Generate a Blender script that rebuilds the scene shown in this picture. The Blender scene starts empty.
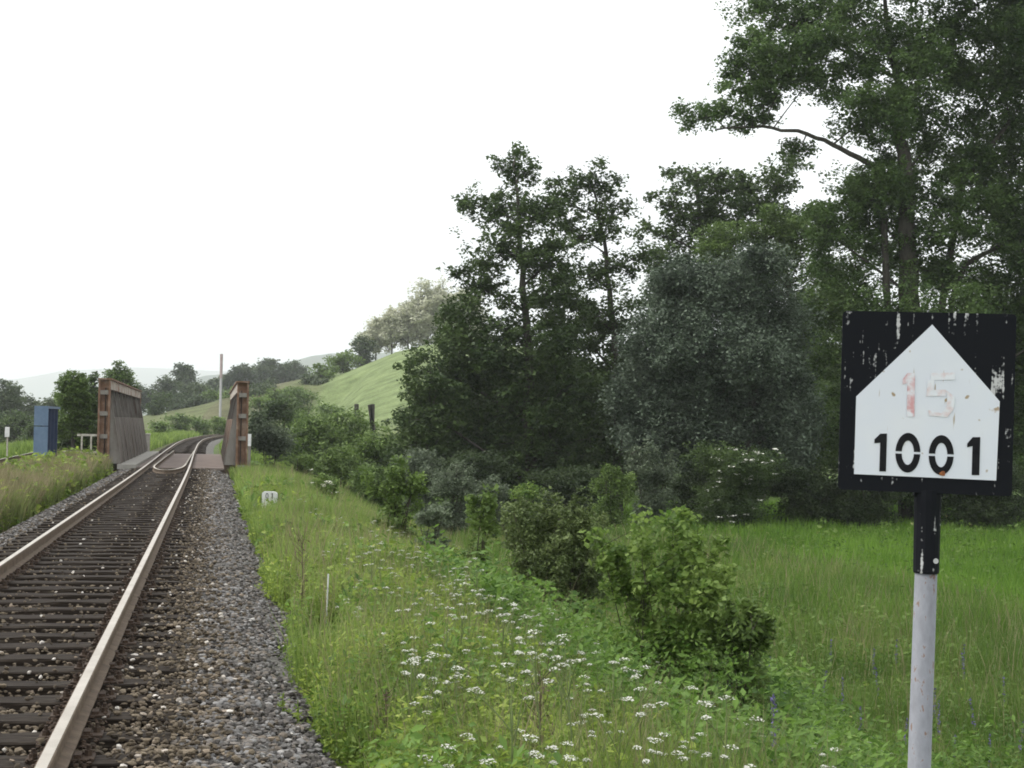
import bpy, math, random
import numpy as np
from mathutils import Vector, Matrix
rng = np.random.default_rng(7)
random.seed(7)
C = bpy.context.scene.collection
sc = bpy.context.scene
# ------------------------------------------------------------------ camera, world, sun, exposure
FPX = 1500.0
CAM = Vector((0, 0, 1.6))
ROLL = math.radians(1.0)
PITCH = math.atan(42.0 / FPX)
camd = bpy.data.cameras.new('camera'); cam = bpy.data.objects.new('camera', camd); C.objects.link(cam)
Rm = Matrix.Rotation(math.radians(90) + PITCH, 4, 'X') @ Matrix.Rotation(ROLL, 4, 'Z')
cam.matrix_world = Matrix.Translation(CAM) @ Rm
camd.sensor_fit = 'HORIZONTAL'; camd.sensor_width = 36.0; camd.lens = 36.0 * FPX / 1024.0
camd.clip_start = 0.1; camd.clip_end = 20000
sc.camera = cam
SUN_EL, SUN_AZ = 46.0, -82.0            # azimuth measured from +Y towards +X
w = bpy.data.worlds.new("World"); sc.world = w; w.use_nodes = True
nt = w.node_tree; nt.nodes.clear()
sky = nt.nodes.new('ShaderNodeTexSky'); sky.sky_type = 'NISHITA'; sky.sun_disc = False
sky.sun_elevation = math.radians(SUN_EL); sky.sun_rotation = math.radians(SUN_AZ)
sky.air_density = 1.0; sky.dust_density = 6.0; sky.ozone_density = 1.0
hs = nt.nodes.new('ShaderNodeHueSaturation'); hs.inputs['Saturation'].default_value = 0.12
mx = nt.nodes.new('ShaderNodeMix'); mx.data_type = 'RGBA'; mx.inputs['Factor'].default_value = 0.65
mx.inputs[7].default_value = (12.2, 12.5, 12.9, 1)
bg = nt.nodes.new('ShaderNodeBackground'); bg.inputs['Strength'].default_value = 0.1
wo = nt.nodes.new('ShaderNodeOutputWorld')
nt.links.new(sky.outputs[0], hs.inputs['Color']); nt.links.new(hs.outputs[0], mx.inputs[6])
nt.links.new(mx.outputs[2], bg.inputs[0]); nt.links.new(bg.outputs[0], wo.inputs[0])
sl = bpy.data.lights.new('sun', 'SUN'); sl.energy = 1.5; sl.angle = math.radians(20); sl.color = (1, 0.96, 0.9)
so = bpy.data.objects.new('sun', sl); C.objects.link(so)
sd = Vector((math.sin(math.radians(SUN_AZ)) * math.cos(math.radians(SUN_EL)), math.cos(math.radians(SUN_AZ)) * math.cos(math.radians(SUN_EL)), math.sin(math.radians(SUN_EL))))
so.rotation_euler = sd.to_track_quat('Z', 'Y').to_euler()
sc.view_settings.view_transform = 'Standard'; sc.view_settings.look = 'None'
sc.view_settings.exposure = 0.64; sc.view_settings.gamma = 1
sc.cycles.max_bounces = 6; sc.cycles.diffuse_bounces = 3; sc.cycles.transmission_bounces = 4
sc.cycles.volume_bounces = 3; sc.cycles.use_denoising = True
sc.cycles.filter_width = 1.8

# ------------------------------------------------------------------ frames
R3 = np.array(Rm.to_3x3())
def at(px, py, Y):
    d = R3 @ np.array([(px - 512) / FPX, (384 - py) / FPX, -1.0])
    return np.array(CAM) + d * (Y / d[1])
_v = R3 @ np.array([(213 - 512) / FPX, (384 - 421) / FPX, -1.0])
TH = math.atan2(-_v[0], _v[1])
CT, ST = math.cos(TH), math.sin(TH)
def tw(s, wv):
    return np.array([-ST * s + CT * wv, CT * s + ST * wv])
def sw(x, y):
    return -ST * x + CT * y, CT * x + ST * y
DS = np.array([-50, 45, 57, 78, 107, 130, 145, 160, 176, 191, 210, 240, 280, 330.])
DV = np.array([0, 0, -.04, -.17, -.25, -.08, .35, 1.0, 2.0, 3.4, 5.6, 10.2, 18.5, 32.])
_fine = np.arange(-50, 330, 2.0)
_k = np.exp(-np.linspace(-2, 2, 13) ** 2); _k /= _k.sum()
_fv = np.convolve(np.pad(np.interp(_fine, DS, DV), 6, 'edge'), _k, 'valid')
def dev(s): return np.interp(s, _fine, _fv)
WC = -1.487
def sstep(x, a, b):
    t = np.clip((x - a) / (b - a), 0, 1); return t * t * (3 - 2 * t)
def hnoise(x, y, sc_=1.0, seed=0):
    r = np.random.default_rng(seed); z = 0
    for i in range(6):
        a = r.uniform(0, 6.28); f = sc_ * r.uniform(.6, 1.7); p = r.uniform(0, 6.28)
        z = z + np.sin((np.cos(a) * x + np.sin(a) * y) * f + p)
    return z / 6
def ground(x, y):
    x = np.asarray(x, float); y = np.asarray(y, float)
    s, wv = sw(x, y)
    wr = wv - dev(s)
    # embankment profile across the line
    W = [-400, -60, -22, -13, -10.2, -9.3, -8.6, -5.9, -5.3, -4.7, -4.1, -3.5, -3.2, .1, .7, 1.0, 1.6, 2.6, 4.2, 6.6, 9, 60, 400]
    Zp = [-2.5, -2.0, -1.6, -.9, -.5, -.42, -.36, -.36, -.4, -.33, -.36, -.48, -.42, -.42, -.56, -.5, -.46, -.6, -1.25, -2.15, -2.3, -2.35, -2.4]
    z = np.interp(wr, W, Zp)
    z = z + hnoise(x, y, .5, 3) * .06 * sstep(wr, 1.2, 3) + hnoise(x, y, 1.7, 4) * .03 * sstep(wr, 1.0, 2)
    z = z + hnoise(x, y, 1.1, 8) * .08 * sstep(-wr, 4.0, 4.8) * (1 - sstep(-wr, 5.2, 6))
    # creek valley under the bridges
    v = sstep(s, 57.5, 63) * (1 - sstep(s, 77, 82.5))
    v = v * (1 - .9 * sstep(wr, 8, 22))
    z = z * (1 - v) + (-4.2) * v
    # hill on the right beyond the creek
    q = x / np.maximum(y, 1) * FPX + 512
    H = np.interp(q, [-600, -150, 60, 110, 150, 215, 260, 300, 340, 395, 430, 520, 700, 1000, 1600], [0, 1, 2.0, 2.8, 4.0, 5.8, 7.8, 9.4, 12.2, 16.2, 17.8, 17.6, 10, 5, 4])
    Y0 = np.interp(q, [100, 200, 300, 420, 600], [150, 165, 135, 118, 118])
    h = H * sstep(y, Y0, 262)
    h = h * (1 - .55 * sstep(y, 300, 700))
    h = h + hnoise(x, y, .06, 5) * .5 * sstep(y, 140, 220)
    corr = np.maximum(sstep(np.abs(wr - WC), 3.5, 17), sstep(s, 200, 235))
    z = z + h * corr
    return z
def gz(x, y): return float(ground(x, y))

# ------------------------------------------------------------------ helpers
def link(o, parent=None):
    C.objects.link(o)
    if parent is not None: o.parent = parent
    return o
def np_mesh(name, V, quads=None, tris=None, mat=None, midx=None, smooth=False):
    V = np.asarray(V, np.float32).reshape(-1, 3)
    q = np.zeros((0, 4), np.int32) if quads is None or len(quads) == 0 else np.asarray(quads, np.int32)
    t = np.zeros((0, 3), np.int32) if tris is None or len(tris) == 0 else np.asarray(tris, np.int32)
    me = bpy.data.meshes.new(name)
    me.vertices.add(len(V)); me.vertices.foreach_set('co', V.ravel())
    nl = q.size + t.size
    me.loops.add(nl); me.loops.foreach_set('vertex_index', np.concatenate([q.ravel(), t.ravel()]))
    me.polygons.add(len(q) + len(t))
    st = np.concatenate([np.arange(len(q)) * 4, q.size + np.arange(len(t)) * 3]).astype(np.int32)
    me.polygons.foreach_set('loop_start', st)
    me.polygons.foreach_set('use_smooth', np.full(len(q) + len(t), bool(smooth)))
    if midx is not None: me.polygons.foreach_set('material_index', np.asarray(midx, np.int32))
    me.update(calc_edges=True); me.validate()
    for m in (mat if isinstance(mat, (list, tuple)) else [mat]):
        if m: me.materials.append(m)
    return me
class MB:
    """collects faces of one mesh"""
    def __init__(s): s.V = []; s.Q = []; s.T = []; s.qm = []; s.tm = []; s.n = 0
    def add(s, V, quads=None, tris=None, m=0):
        V = np.asarray(V, float).reshape(-1, 3); s.V.append(V)
        if quads is not None and len(quads): s.Q.append(np.asarray(quads) + s.n); s.qm += [m] * len(quads)
        if tris is not None and len(tris): s.T.append(np.asarray(tris) + s.n); s.tm += [m] * len(tris)
        s.n += len(V); return s
    def box(s, x0, x1, y0, y1, z0, z1, M=None, m=0):
        V = np.array([[x0, y0, z0], [x1, y0, z0], [x1, y1, z0], [x0, y1, z0], [x0, y0, z1], [x1, y0, z1], [x1, y1, z1], [x0, y1, z1]], float)
        if M is not None: V = V @ np.asarray(M)[:3, :3].T + np.asarray(M)[:3, 3]
        return s.add(V, [[0, 3, 2, 1], [4, 5, 6, 7], [0, 1, 5, 4], [1, 2, 6, 5], [2, 3, 7, 6], [3, 0, 4, 7]], m=m)
    def hexa(s, P, m=0):   # 8 corners: bottom ring then top ring
        return s.add(P, [[0, 3, 2, 1], [4, 5, 6, 7], [0, 1, 5, 4], [1, 2, 6, 5], [2, 3, 7, 6], [3, 0, 4, 7]], m=m)
    def tube(s, P, r, n=6, m=0, cap=True):
        P = np.asarray(P, float); k = len(P); r = np.broadcast_to(np.asarray(r, float), (k,))
        T = np.gradient(P, axis=0); T /= np.linalg.norm(T, axis=1)[:, None] + 1e-9
        ref = np.array([0, 0, 1.]) if abs(T[:, 2]).mean() < .8 else np.array([1., 0, 0])
        A = np.cross(T, ref); A /= np.linalg.norm(A, axis=1)[:, None] + 1e-9; B = np.cross(T, A)
        an = np.arange(n) / n * 2 * np.pi
        V = (P[:, None, :] + r[:, None, None] * (np.cos(an)[None, :, None] * A[:, None, :] + np.sin(an)[None, :, None] * B[:, None, :])).reshape(-1, 3)
        i = np.arange(k - 1)[:, None] * n; j = np.arange(n)[None, :]; jn = (j + 1) % n
        Q = np.stack([i + j, i + jn, i + n + jn, i + n + j], -1).reshape(-1, 4)
        s.add(V, Q, m=m)
        if cap and n > 3:
            for base, c in ((0, P[0]), ((k - 1) * n, P[-1])):
                b0 = s.n; s.V.append(c[None, :]); s.n += 1
                tri = np.array([[b0, b0 - len(V) + base + a, b0 - len(V) + base + (a + 1) % n] for a in range(n)])
                if base == 0: pass
                else: tri = np.array([[b0, b0 - 1 - len(V) + base + a, b0 - 1 - len(V) + base + (a + 1) % n] for a in range(n)])
                s.T.append(tri); s.tm += [m] * n
        return s
    def mesh(s, name, mat, smooth=False):
        Q = np.concatenate(s.Q) if s.Q else None; T = np.concatenate(s.T) if s.T else None
        return np_mesh(name, np.concatenate(s.V), Q, T, mat, s.qm + s.tm, smooth)
    def obj(s, name, mat, parent=None, smooth=False, loc=None, bevel=0):
        o = bpy.data.objects.new(name, s.mesh(name, mat, smooth)); link(o, parent)
        if loc is not None: o.location = loc
        if bevel:
            b = o.modifiers.new('bevel', 'BEVEL'); b.width = bevel; b.segments = 2; b.limit_method = 'ANGLE'
        return o
def tag(o, label=None, cat=None, group=None, kind=None):
    if label: o['label'] = label
    if cat: o['category'] = cat
    if group: o['group'] = group
    if kind: o['kind'] = kind
    return o
def empty(name, loc=(0, 0, 0), rz=0, rx=0, ry=0):
    o = bpy.data.objects.new(name, None); link(o); o.location = loc; o.rotation_euler = (rx, ry, rz)
    o.empty_display_size = .1
    return o
KIDS = {}
def copy_tree(o, parent=None):
    c = o.copy(); C.objects.link(c)
    if parent is not None: c.parent = parent
    for ch in [x for x in o.children]: copy_tree(ch, c)
    return c

# ------------------------------------------------------------------ materials
def mat(name, col, rough=.8, metal=0, spec=.3):
    m = bpy.data.materials.new(name); m.use_nodes = True
    b = m.node_tree.nodes['Principled BSDF']
    b.inputs['Base Color'].default_value = (*col, 1); b.inputs['Roughness'].default_value = rough
    b.inputs['Metallic'].default_value = metal; b.inputs['Specular IOR Level'].default_value = spec
    return m
def ramp(nt, stops):
    r = nt.nodes.new('ShaderNodeValToRGB'); e = r.color_ramp.elements
    while len(e) < len(stops): e.new(.5)
    for i, (p, c) in enumerate(stops): e[i].position = p; e[i].color = (*c, 1) if len(c) == 3 else c
    return r
def noise_mat(name, stops, scale=5, detail=6, rough=.85, bump=0, bscale=None, stretch=None, metal=0, spec=.3, coords='Object', bdist=.02):
    m = mat(name, stops[0][1], rough, metal, spec); nt = m.node_tree; b = nt.nodes['Principled BSDF']
    tc = nt.nodes.new('ShaderNodeTexCoord'); src = tc.outputs[coords]
    if coords == 'World':
        pass
    if stretch:
        mp = nt.nodes.new('ShaderNodeMapping'); mp.inputs['Scale'].default_value = stretch
        nt.links.new(src, mp.inputs[0]); src = mp.outputs[0]
    n = nt.nodes.new('ShaderNodeTexNoise'); n.inputs['Scale'].default_value = scale; n.inputs['Detail'].default_value = detail
    n.inputs['Roughness'].default_value = .65
    nt.links.new(src, n.inputs['Vector'])
    r = ramp(nt, stops); nt.links.new(n.outputs[0], r.inputs[0]); nt.links.new(r.outputs[0], b.inputs['Base Color'])
    if bump:
        n2 = nt.nodes.new('ShaderNodeTexNoise'); n2.inputs['Scale'].default_value = bscale or scale * 4; n2.inputs['Detail'].default_value = 4
        nt.links.new(src, n2.inputs['Vector'])
        bp = nt.nodes.new('ShaderNodeBump'); bp.inputs['Strength'].default_value = bump; bp.inputs['Distance'].default_value = bdist
        nt.links.new(n2.outputs[0], bp.inputs['Height']); nt.links.new(bp.outputs[0], b.inputs['Normal'])
    return m
def leaf_mat(name, dark, light, trans=.35, nscale=.6, rough=.55, third=None, spec=.25):
    m = bpy.data.materials.new(name); m.use_nodes = True; nt = m.node_tree; nt.nodes.clear()
    g = nt.nodes.new('ShaderNodeNewGeometry'); tc = nt.nodes.new('ShaderNodeTexCoord')
    n = nt.nodes.new('ShaderNodeTexNoise'); n.inputs['Scale'].default_value = nscale; n.inputs['Detail'].default_value = 3
    nt.links.new(g.outputs['Position'], n.inputs['Vector'])
    ad = nt.nodes.new('ShaderNodeMath'); ad.operation = 'MULTIPLY_ADD'; ad.inputs[1].default_value = .5
    nt.links.new(g.outputs['Random Per Island'], ad.inputs[0])
    sb = nt.nodes.new('ShaderNodeMath'); sb.operation = 'MULTIPLY_ADD'; sb.inputs[1].default_value = 1.6; sb.inputs[2].default_value = -.55
    nt.links.new(n.outputs[0], sb.inputs[0]); nt.links.new(sb.outputs[0], ad.inputs[2])
    stops = [(.15, dark), (.85, light)] + ([(1.0, third)] if third else [])
    r = ramp(nt, stops); nt.links.new(ad.outputs[0], r.inputs[0])
    p = nt.nodes.new('ShaderNodeBsdfPrincipled'); p.inputs['Roughness'].default_value = rough; p.inputs['Specular IOR Level'].default_value = spec
    nt.links.new(r.outputs[0], p.inputs['Base Color'])
    t = nt.nodes.new('ShaderNodeBsdfTranslucent'); nt.links.new(r.outputs[0], t.inputs[0])
    mx = nt.nodes.new('ShaderNodeMixShader'); mx.inputs[0].default_value = trans
    nt.links.new(p.outputs[0], mx.inputs[1]); nt.links.new(t.outputs[0], mx.inputs[2])
    o = nt.nodes.new('ShaderNodeOutputMaterial'); nt.links.new(mx.outputs[0], o.inputs[0])
    return m
M = {}
M['bark'] = noise_mat('bark', [(.3, (.035, .03, .024)), (.7, (.10, .09, .075))], 6, stretch=(1, 1, .25), bump=.5)
M['twig'] = mat('twig', (.05, .042, .03), .9)
M['leaf_alder'] = leaf_mat('leaf_alder', (.036, .064, .02), (.10, .15, .045), .32)
M['leaf_big'] = leaf_mat('leaf_big', (.045, .086, .024), (.155, .235, .075), .42)
M['leaf_mid'] = leaf_mat('leaf_mid', (.065, .11, .028), (.17, .25, .07), .3)
M['leaf_willow'] = leaf_mat('leaf_willow', (.036, .056, .034), (.17, .215, .15), .2, .9)
M['leaf_dark'] = leaf_mat('leaf_dark', (.024, .042, .016), (.07, .10, .036), .28)
M['leaf_pale'] = leaf_mat('leaf_pale', (.34, .36, .24), (.74, .74, .60), .45, .4)
M['leaf_bush'] = leaf_mat('leaf_bush', (.065, .11, .025), (.20, .29, .075), .35, 1.5)
M['leaf_bright'] = leaf_mat('leaf_bright', (.075, .145, .025), (.26, .36, .09), .45, 2.5, third=(.40, .50, .17))
M['leaf_thorn'] = leaf_mat('leaf_thorn', (.065, .095, .03), (.17, .22, .075), .3, 2)
M['leaf_grey'] = leaf_mat('leaf_grey', (.075, .10, .06), (.17, .21, .13), .3, 1.5)
M['leaf_far'] = leaf_mat('leaf_far', (.045, .07, .035), (.10, .135, .06), .25, .15)
M['weed'] = leaf_mat('weed', (.09, .16, .022), (.34, .43, .08), .45, 1.1, third=(.52, .52, .17))
M['weed_lush'] = leaf_mat('weed_lush', (.06, .125, .022), (.20, .33, .065), .45, 1.0, third=(.28, .36, .12))
M['grass'] = leaf_mat('grass', (.11, .18, .035), (.30, .40, .10), .45, .6, third=(.44, .42, .20))
M['grass_meadow'] = leaf_mat('grass_meadow', (.085, .175, .02), (.19, .33, .045), .45, .25)
M['grass_mixed'] = leaf_mat('grass_mixed', (.07, .135, .022), (.17, .255, .055), .42, .4, third=(.34, .32, .14))
M['grass_strip'] = leaf_mat('grass_strip', (.10, .13, .04), (.23, .27, .09), .35, .9, third=(.36, .31, .17))
M['grass_dry'] = leaf_mat('grass_dry', (.16, .14, .07), (.36, .31, .18), .3, 1)
M['petal'] = mat('petal', (.60, .60, .53), .8)
M['petal_far'] = mat('petal_far', (.70, .70, .58), .7)
M['purple'] = mat('purple', (.13, .11, .24), .8)
M['stem'] = mat('stem', (.13, .17, .06), .7)
M['stem_dry'] = mat('stem_dry', (.10, .075, .05), .9)
M['sleeper'] = noise_mat('sleeper', [(.35, (.011, .008, .006)), (.55, (.03, .023, .017)), (.72, (.10, .083, .065))], 7, stretch=(.35, 6, 6), bump=.6, bscale=10, rough=.8, spec=.1)
M['rust_dark'] = noise_mat('rust_dark', [(.3, (.030, .021, .015)), (.7, (.085, .055, .036))], 30, bump=.4)
M['rail_side'] = noise_mat('rail_side', [(.3, (.085, .062, .043)), (.7, (.18, .135, .095))], 8, bump=.2)
M['rail_top'] = noise_mat('rail_top', [(.3, (.40, .355, .295)), (.7, (.56, .51, .44))], 3, rough=.42, metal=.85)
M['rust'] = noise_mat('rust', [(.3, (.10, .062, .042)), (.5, (.19, .11, .07)), (.7, (.29, .22, .165))], 2.5, bump=.3, bscale=20)
M['girder_grey'] = noise_mat('girder_grey', [(.35, (.13, .095, .075)), (.5, (.22, .205, .18)), (.7, (.31, .30, .27))], 1.6, stretch=(1, 1, .4), bump=.15)
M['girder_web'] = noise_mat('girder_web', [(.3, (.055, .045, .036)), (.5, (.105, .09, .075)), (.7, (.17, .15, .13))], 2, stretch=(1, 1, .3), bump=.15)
M['web_dark'] = noise_mat('web_dark', [(.3, (.018, .014, .012)), (.7, (.05, .038, .03))], 2)
M['chord'] = noise_mat('chord', [(.38, (.22, .12, .08)), (.5, (.38, .35, .30)), (.75, (.48, .45, .40))], 1.3, bump=.15)
M['deck'] = noise_mat('deck', [(.3, (.13, .10, .085)), (.7, (.22, .175, .15))], 1.5)
M['walk'] = noise_mat('walk', [(.3, (.26, .25, .22)), (.7, (.40, .38, .34))], 2, bump=.2)
M['concrete'] = noise_mat('concrete', [(.3, (.22, .20, .18)), (.7, (.38, .36, .33))], 3, bump=.3)
M['blue'] = noise_mat('blue', [(.3, (.10, .155, .235)), (.7, (.15, .215, .31))], 3, rough=.5)
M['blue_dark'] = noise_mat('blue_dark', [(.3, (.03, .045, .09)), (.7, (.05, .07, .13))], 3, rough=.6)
M['rail_paint'] = noise_mat('rail_paint', [(.4, (.34, .31, .26)), (.7, (.55, .53, .46))], 9)
M['white_post'] = noise_mat('white_post', [(.3, (.62, .62, .60)), (.7, (.78, .78, .76))], 10)
M['black'] = mat('black_paint', (.012, .012, .014), .45)
M['litter'] = mat('litter', (.75, .75, .72), .6)
def ground_mat():
    m = mat('ground', (.1, .1, .05), .95); nt = m.node_tree; b = nt.nodes['Principled BSDF']
    g = nt.nodes.new('ShaderNodeNewGeometry')
    a = nt.nodes.new('ShaderNodeAttribute'); a.attribute_name = 'soil'
    n = nt.nodes.new('ShaderNodeTexNoise'); n.inputs['Scale'].default_value = .35; n.inputs['Detail'].default_value = 8
    n3 = nt.nodes.new('ShaderNodeTexNoise'); n3.inputs['Scale'].default_value = 3.0; n3.inputs['Detail'].default_value = 8
    nt.links.new(g.outputs['Position'], n.inputs['Vector']); nt.links.new(g.outputs['Position'], n3.inputs['Vector'])
    r = ramp(nt, [(.3, (.6, .62, .5)), (.7, (1.3, 1.25, 1.25))]); nt.links.new(n.outputs[0], r.inputs[0])
    r3 = ramp(nt, [(.3, (.78, .78, .74)), (.7, (1.2, 1.2, 1.17))]); nt.links.new(n3.outputs[0], r3.inputs[0])
    mu = nt.nodes.new('ShaderNodeMix'); mu.data_type = 'RGBA'; mu.blend_type = 'MULTIPLY'; mu.inputs['Factor'].default_value = 1
    nt.links.new(a.outputs['Color'], mu.inputs[6]); nt.links.new(r.outputs[0], mu.inputs[7])
    mu2 = nt.nodes.new('ShaderNodeMix'); mu2.data_type = 'RGBA'; mu2.blend_type = 'MULTIPLY'; mu2.inputs['Factor'].default_value = 1
    nt.links.new(mu.outputs[2], mu2.inputs[6]); nt.links.new(r3.outputs[0], mu2.inputs[7])
    nt.links.new(mu2.outputs[2], b.inputs['Base Color'])
    bp = nt.nodes.new('ShaderNodeBump'); bp.inputs['Strength'].default_value = .6; bp.inputs['Distance'].default_value = .3
    nt.links.new(n3.outputs[0], bp.inputs['Height']); nt.links.new(bp.outputs[0], b.inputs['Normal'])
    return m
def ballast_mats():
    out = []
    for nm, st in (('ballast_stone', [(0, (.045, .04, .037)), (.3, (.10, .09, .08)), (.55, (.15, .145, .14)), (.7, (.17, .14, .11)), (.9, (.21, .205, .20)), (.985, (.28, .27, .26)), (1, (.6, .57, .52))]),
                   ('ballast_brown', [(0, (.045, .035, .025)), (.5, (.10, .078, .052)), (.85, (.18, .145, .10)), (.97, (.25, .2, .15)), (1, (.6, .56, .5))])):
        m = mat(nm, (.1, .1, .1), .9); nt = m.node_tree; b = nt.nodes['Principled BSDF']
        g = nt.nodes.new('ShaderNodeNewGeometry'); r = ramp(nt, st); nt.links.new(g.outputs['Random Per Island'], r.inputs[0])
        nt.links.new(r.outputs[0], b.inputs['Base Color']); out.append(m)
    return out
M['ground'] = ground_mat()
MSTONE, MBROWN = ballast_mats()

# ------------------------------------------------------------------ terrain
sv = np.concatenate([-np.geomspace(900, 14, 14), np.arange(-12, 60, .6), np.arange(60, 84, .75), np.arange(84, 300, 3), np.geomspace(300, 11000, 30)])
wv = np.concatenate([-np.geomspace(6000, 60, 24), np.arange(-57, -12, 3.), np.arange(-12, 10, .3), np.arange(10, 60, 2.5), np.arange(60, 190, 6.), np.geomspace(190, 6000, 22)])
S, Wd = np.meshgrid(sv, wv, indexing='ij')
X = -ST * S + CT * (Wd + dev(S)); Y = CT * S + ST * (Wd + dev(S))
Z = ground(X, Y)
ns, nw = S.shape
idx = np.arange(ns * nw).reshape(ns, nw)
Q = np.stack([idx[:-1, :-1], idx[:-1, 1:], idx[1:, 1:], idx[1:, :-1]], -1).reshape(-1, 4)
me = np_mesh('ground', np.stack([X, Y, Z], -1), Q, None, M['ground'], smooth=True)
col = np.zeros((ns, nw, 4)); col[..., 3] = 1
base = np.array([.075, .13, .025]); field = np.array([.15, .20, .08]); soil = np.array([.09, .085, .045]); rough_ = np.array([.105, .125, .05])
q = X / np.maximum(Y, 1) * FPX + 512
tf = (sstep(Y, 120, 150))[..., None]
cc = base * (1 - tf) + rough_ * tf
fm = (sstep(Y, 150, 175) * sstep(q + hnoise(X, Y, .1, 6) * 12, 282 + (Y - 170) * .5, 296 + (Y - 170) * .5))[..., None]
cc = cc * (1 - fm) + field * fm
nearsoil = (sstep(Wd, .2, .9) * (1 - sstep(Wd, .9, 1.6)) + (Wd < .2) * (Wd > -9.5)).clip(0, 1)[..., None] * .7
cc = cc * (1 - nearsoil) + soil * nearsoil
col[..., :3] = cc
ca = me.color_attributes.new('soil', 'FLOAT_COLOR', 'POINT'); ca.data.foreach_set('color', col.ravel())
tag(link(bpy.data.objects.new('ground', me)), kind='structure', label='green embankment, meadow and hillside ground')

def ridge(name, pts, Yc, depth, m, seed):
    """a far hill with a front and a back slope; pts are the skyline (px, py) at distance Yc"""
    P = np.array([at(a, b, Yc) for a, b in pts]); xs = np.linspace(P[0, 0], P[-1, 0], 160)
    zs = np.interp(xs, P[:, 0], P[:, 2]) + hnoise(xs, xs * 0, 60 / Yc, seed) * Yc * .0008 + hnoise(xs, xs * 0, 400 / Yc, seed + 1) * Yc * .0004
    v = np.linspace(-1, 1, 21); prof = np.cos(v * np.pi / 2) ** 1.2
    Xg, Vg = np.meshgrid(xs, v, indexing='ij')
    Zg = -6 + (zs[:, None] + 6) * prof[None, :]
    Yg = Yc + Vg * depth + hnoise(Xg, Vg * 300, 30 / Yc, seed + 2) * depth * .1
    n1, n2 = Xg.shape; ii = np.arange(n1 * n2).reshape(n1, n2)
    Qd = np.stack([ii[:-1, :-1], ii[1:, :-1], ii[1:, 1:], ii[:-1, 1:]], -1).reshape(-1, 4)
    o = bpy.data.objects.new(name, np_mesh(name, np.stack([Xg, Yg, Zg], -1), Qd, None, m, smooth=True)); link(o)
    tag(o, kind='structure')
M['farhill'] = noise_mat('farhill', [(.35, (.025, .045, .03)), (.65, (.07, .10, .055))], .004, coords='Object')
ridge('hills', [(-700, 396), (-300, 388), (-60, 384), (20, 379), (70, 371), (140, 368), (220, 371), (300, 374), (420, 380), (900, 395)], 6800, 1000, M['farhill'], 11)
ridge('hills', [(150, 400), (196, 384), (207, 377), (240, 372), (290, 362), (318, 355), (335, 353), (350, 357), (420, 350), (700, 372)], 2700, 450, M['farhill'], 21)

# ------------------------------------------------------------------ foliage builders
def rnd_unit(n):
    v = rng.normal(size=(n, 3)); return v / np.linalg.norm(v, axis=1)[:, None]
def leaves_np(Cn, L, Wd_, upb=.5, jit=.35):
    n = len(Cn); nrm = rnd_unit(n); nrm[:, 2] = np.abs(nrm[:, 2]) + upb; nrm /= np.linalg.norm(nrm, axis=1)[:, None]
    a = np.cross(nrm, rnd_unit(n)); a /= np.linalg.norm(a, axis=1)[:, None] + 1e-9; b = np.cross(nrm, a)
    f = (1 + jit * rng.normal(size=n).clip(-2, 2))[:, None]
    L = np.broadcast_to(np.asarray(L), (n,))[:, None]; Wd_ = np.broadcast_to(np.asarray(Wd_), (n,))[:, None]
    V = np.stack([Cn - a * L * f * .5, Cn + b * Wd_ * f * .5 - a * L * f * .05, Cn + a * L * f * .5 - nrm * L * .12, Cn - b * Wd_ * f * .5 - a * L * f * .05], 1)
    return V.reshape(-1, 3)
def quads_for(n): return np.arange(n * 4).reshape(n, 4)
def crown(blobs, leaf, cover, clump, per=26, flat=.55, upb=.5, shell=.45):
    """blobs: (x,y,z,rx,ry,rz) ; returns leaf vertices and clump centres"""
    out = []; cl = []
    for (x, y, z, rx, ry, rz) in blobs:
        n = int(cover * math.pi * rx * rz / (leaf * leaf * .28)); k = max(3, n // per)
        d = rnd_unit(k); r = rng.uniform(0, 1, k)[:, None] ** shell
        c = np.array([x, y, z]) + d * r * np.array([rx, ry, rz]) * (1 + .22 * rng.normal(size=(k, 1)).clip(-1.5, 2))
        cl.append(c)
        cs = clump * rng.uniform(.55, 1.35, k)
        g = rng.normal(size=(k, per, 3)); g /= np.linalg.norm(g, axis=2)[..., None]; g *= rng.uniform(0, 1, (k, per, 1)) ** .5; g[..., 2] *= flat
        pts = c[:, None, :] + g * cs[:, None, None]
        out.append(pts.reshape(-1, 3))
    P = np.concatenate(out)
    return leaves_np(P, leaf, leaf * .62, upb), cl
def bez(a, b, sag=.0, n=5, out=.3):
    t = np.linspace(0, 1, n)[:, None]; a = np.asarray(a); b = np.asarray(b)
    m = a + (b - a) * .5; m[2] += sag
    return (1 - t) ** 2 * a + 2 * t * (1 - t) * m + t * t * b
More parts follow.
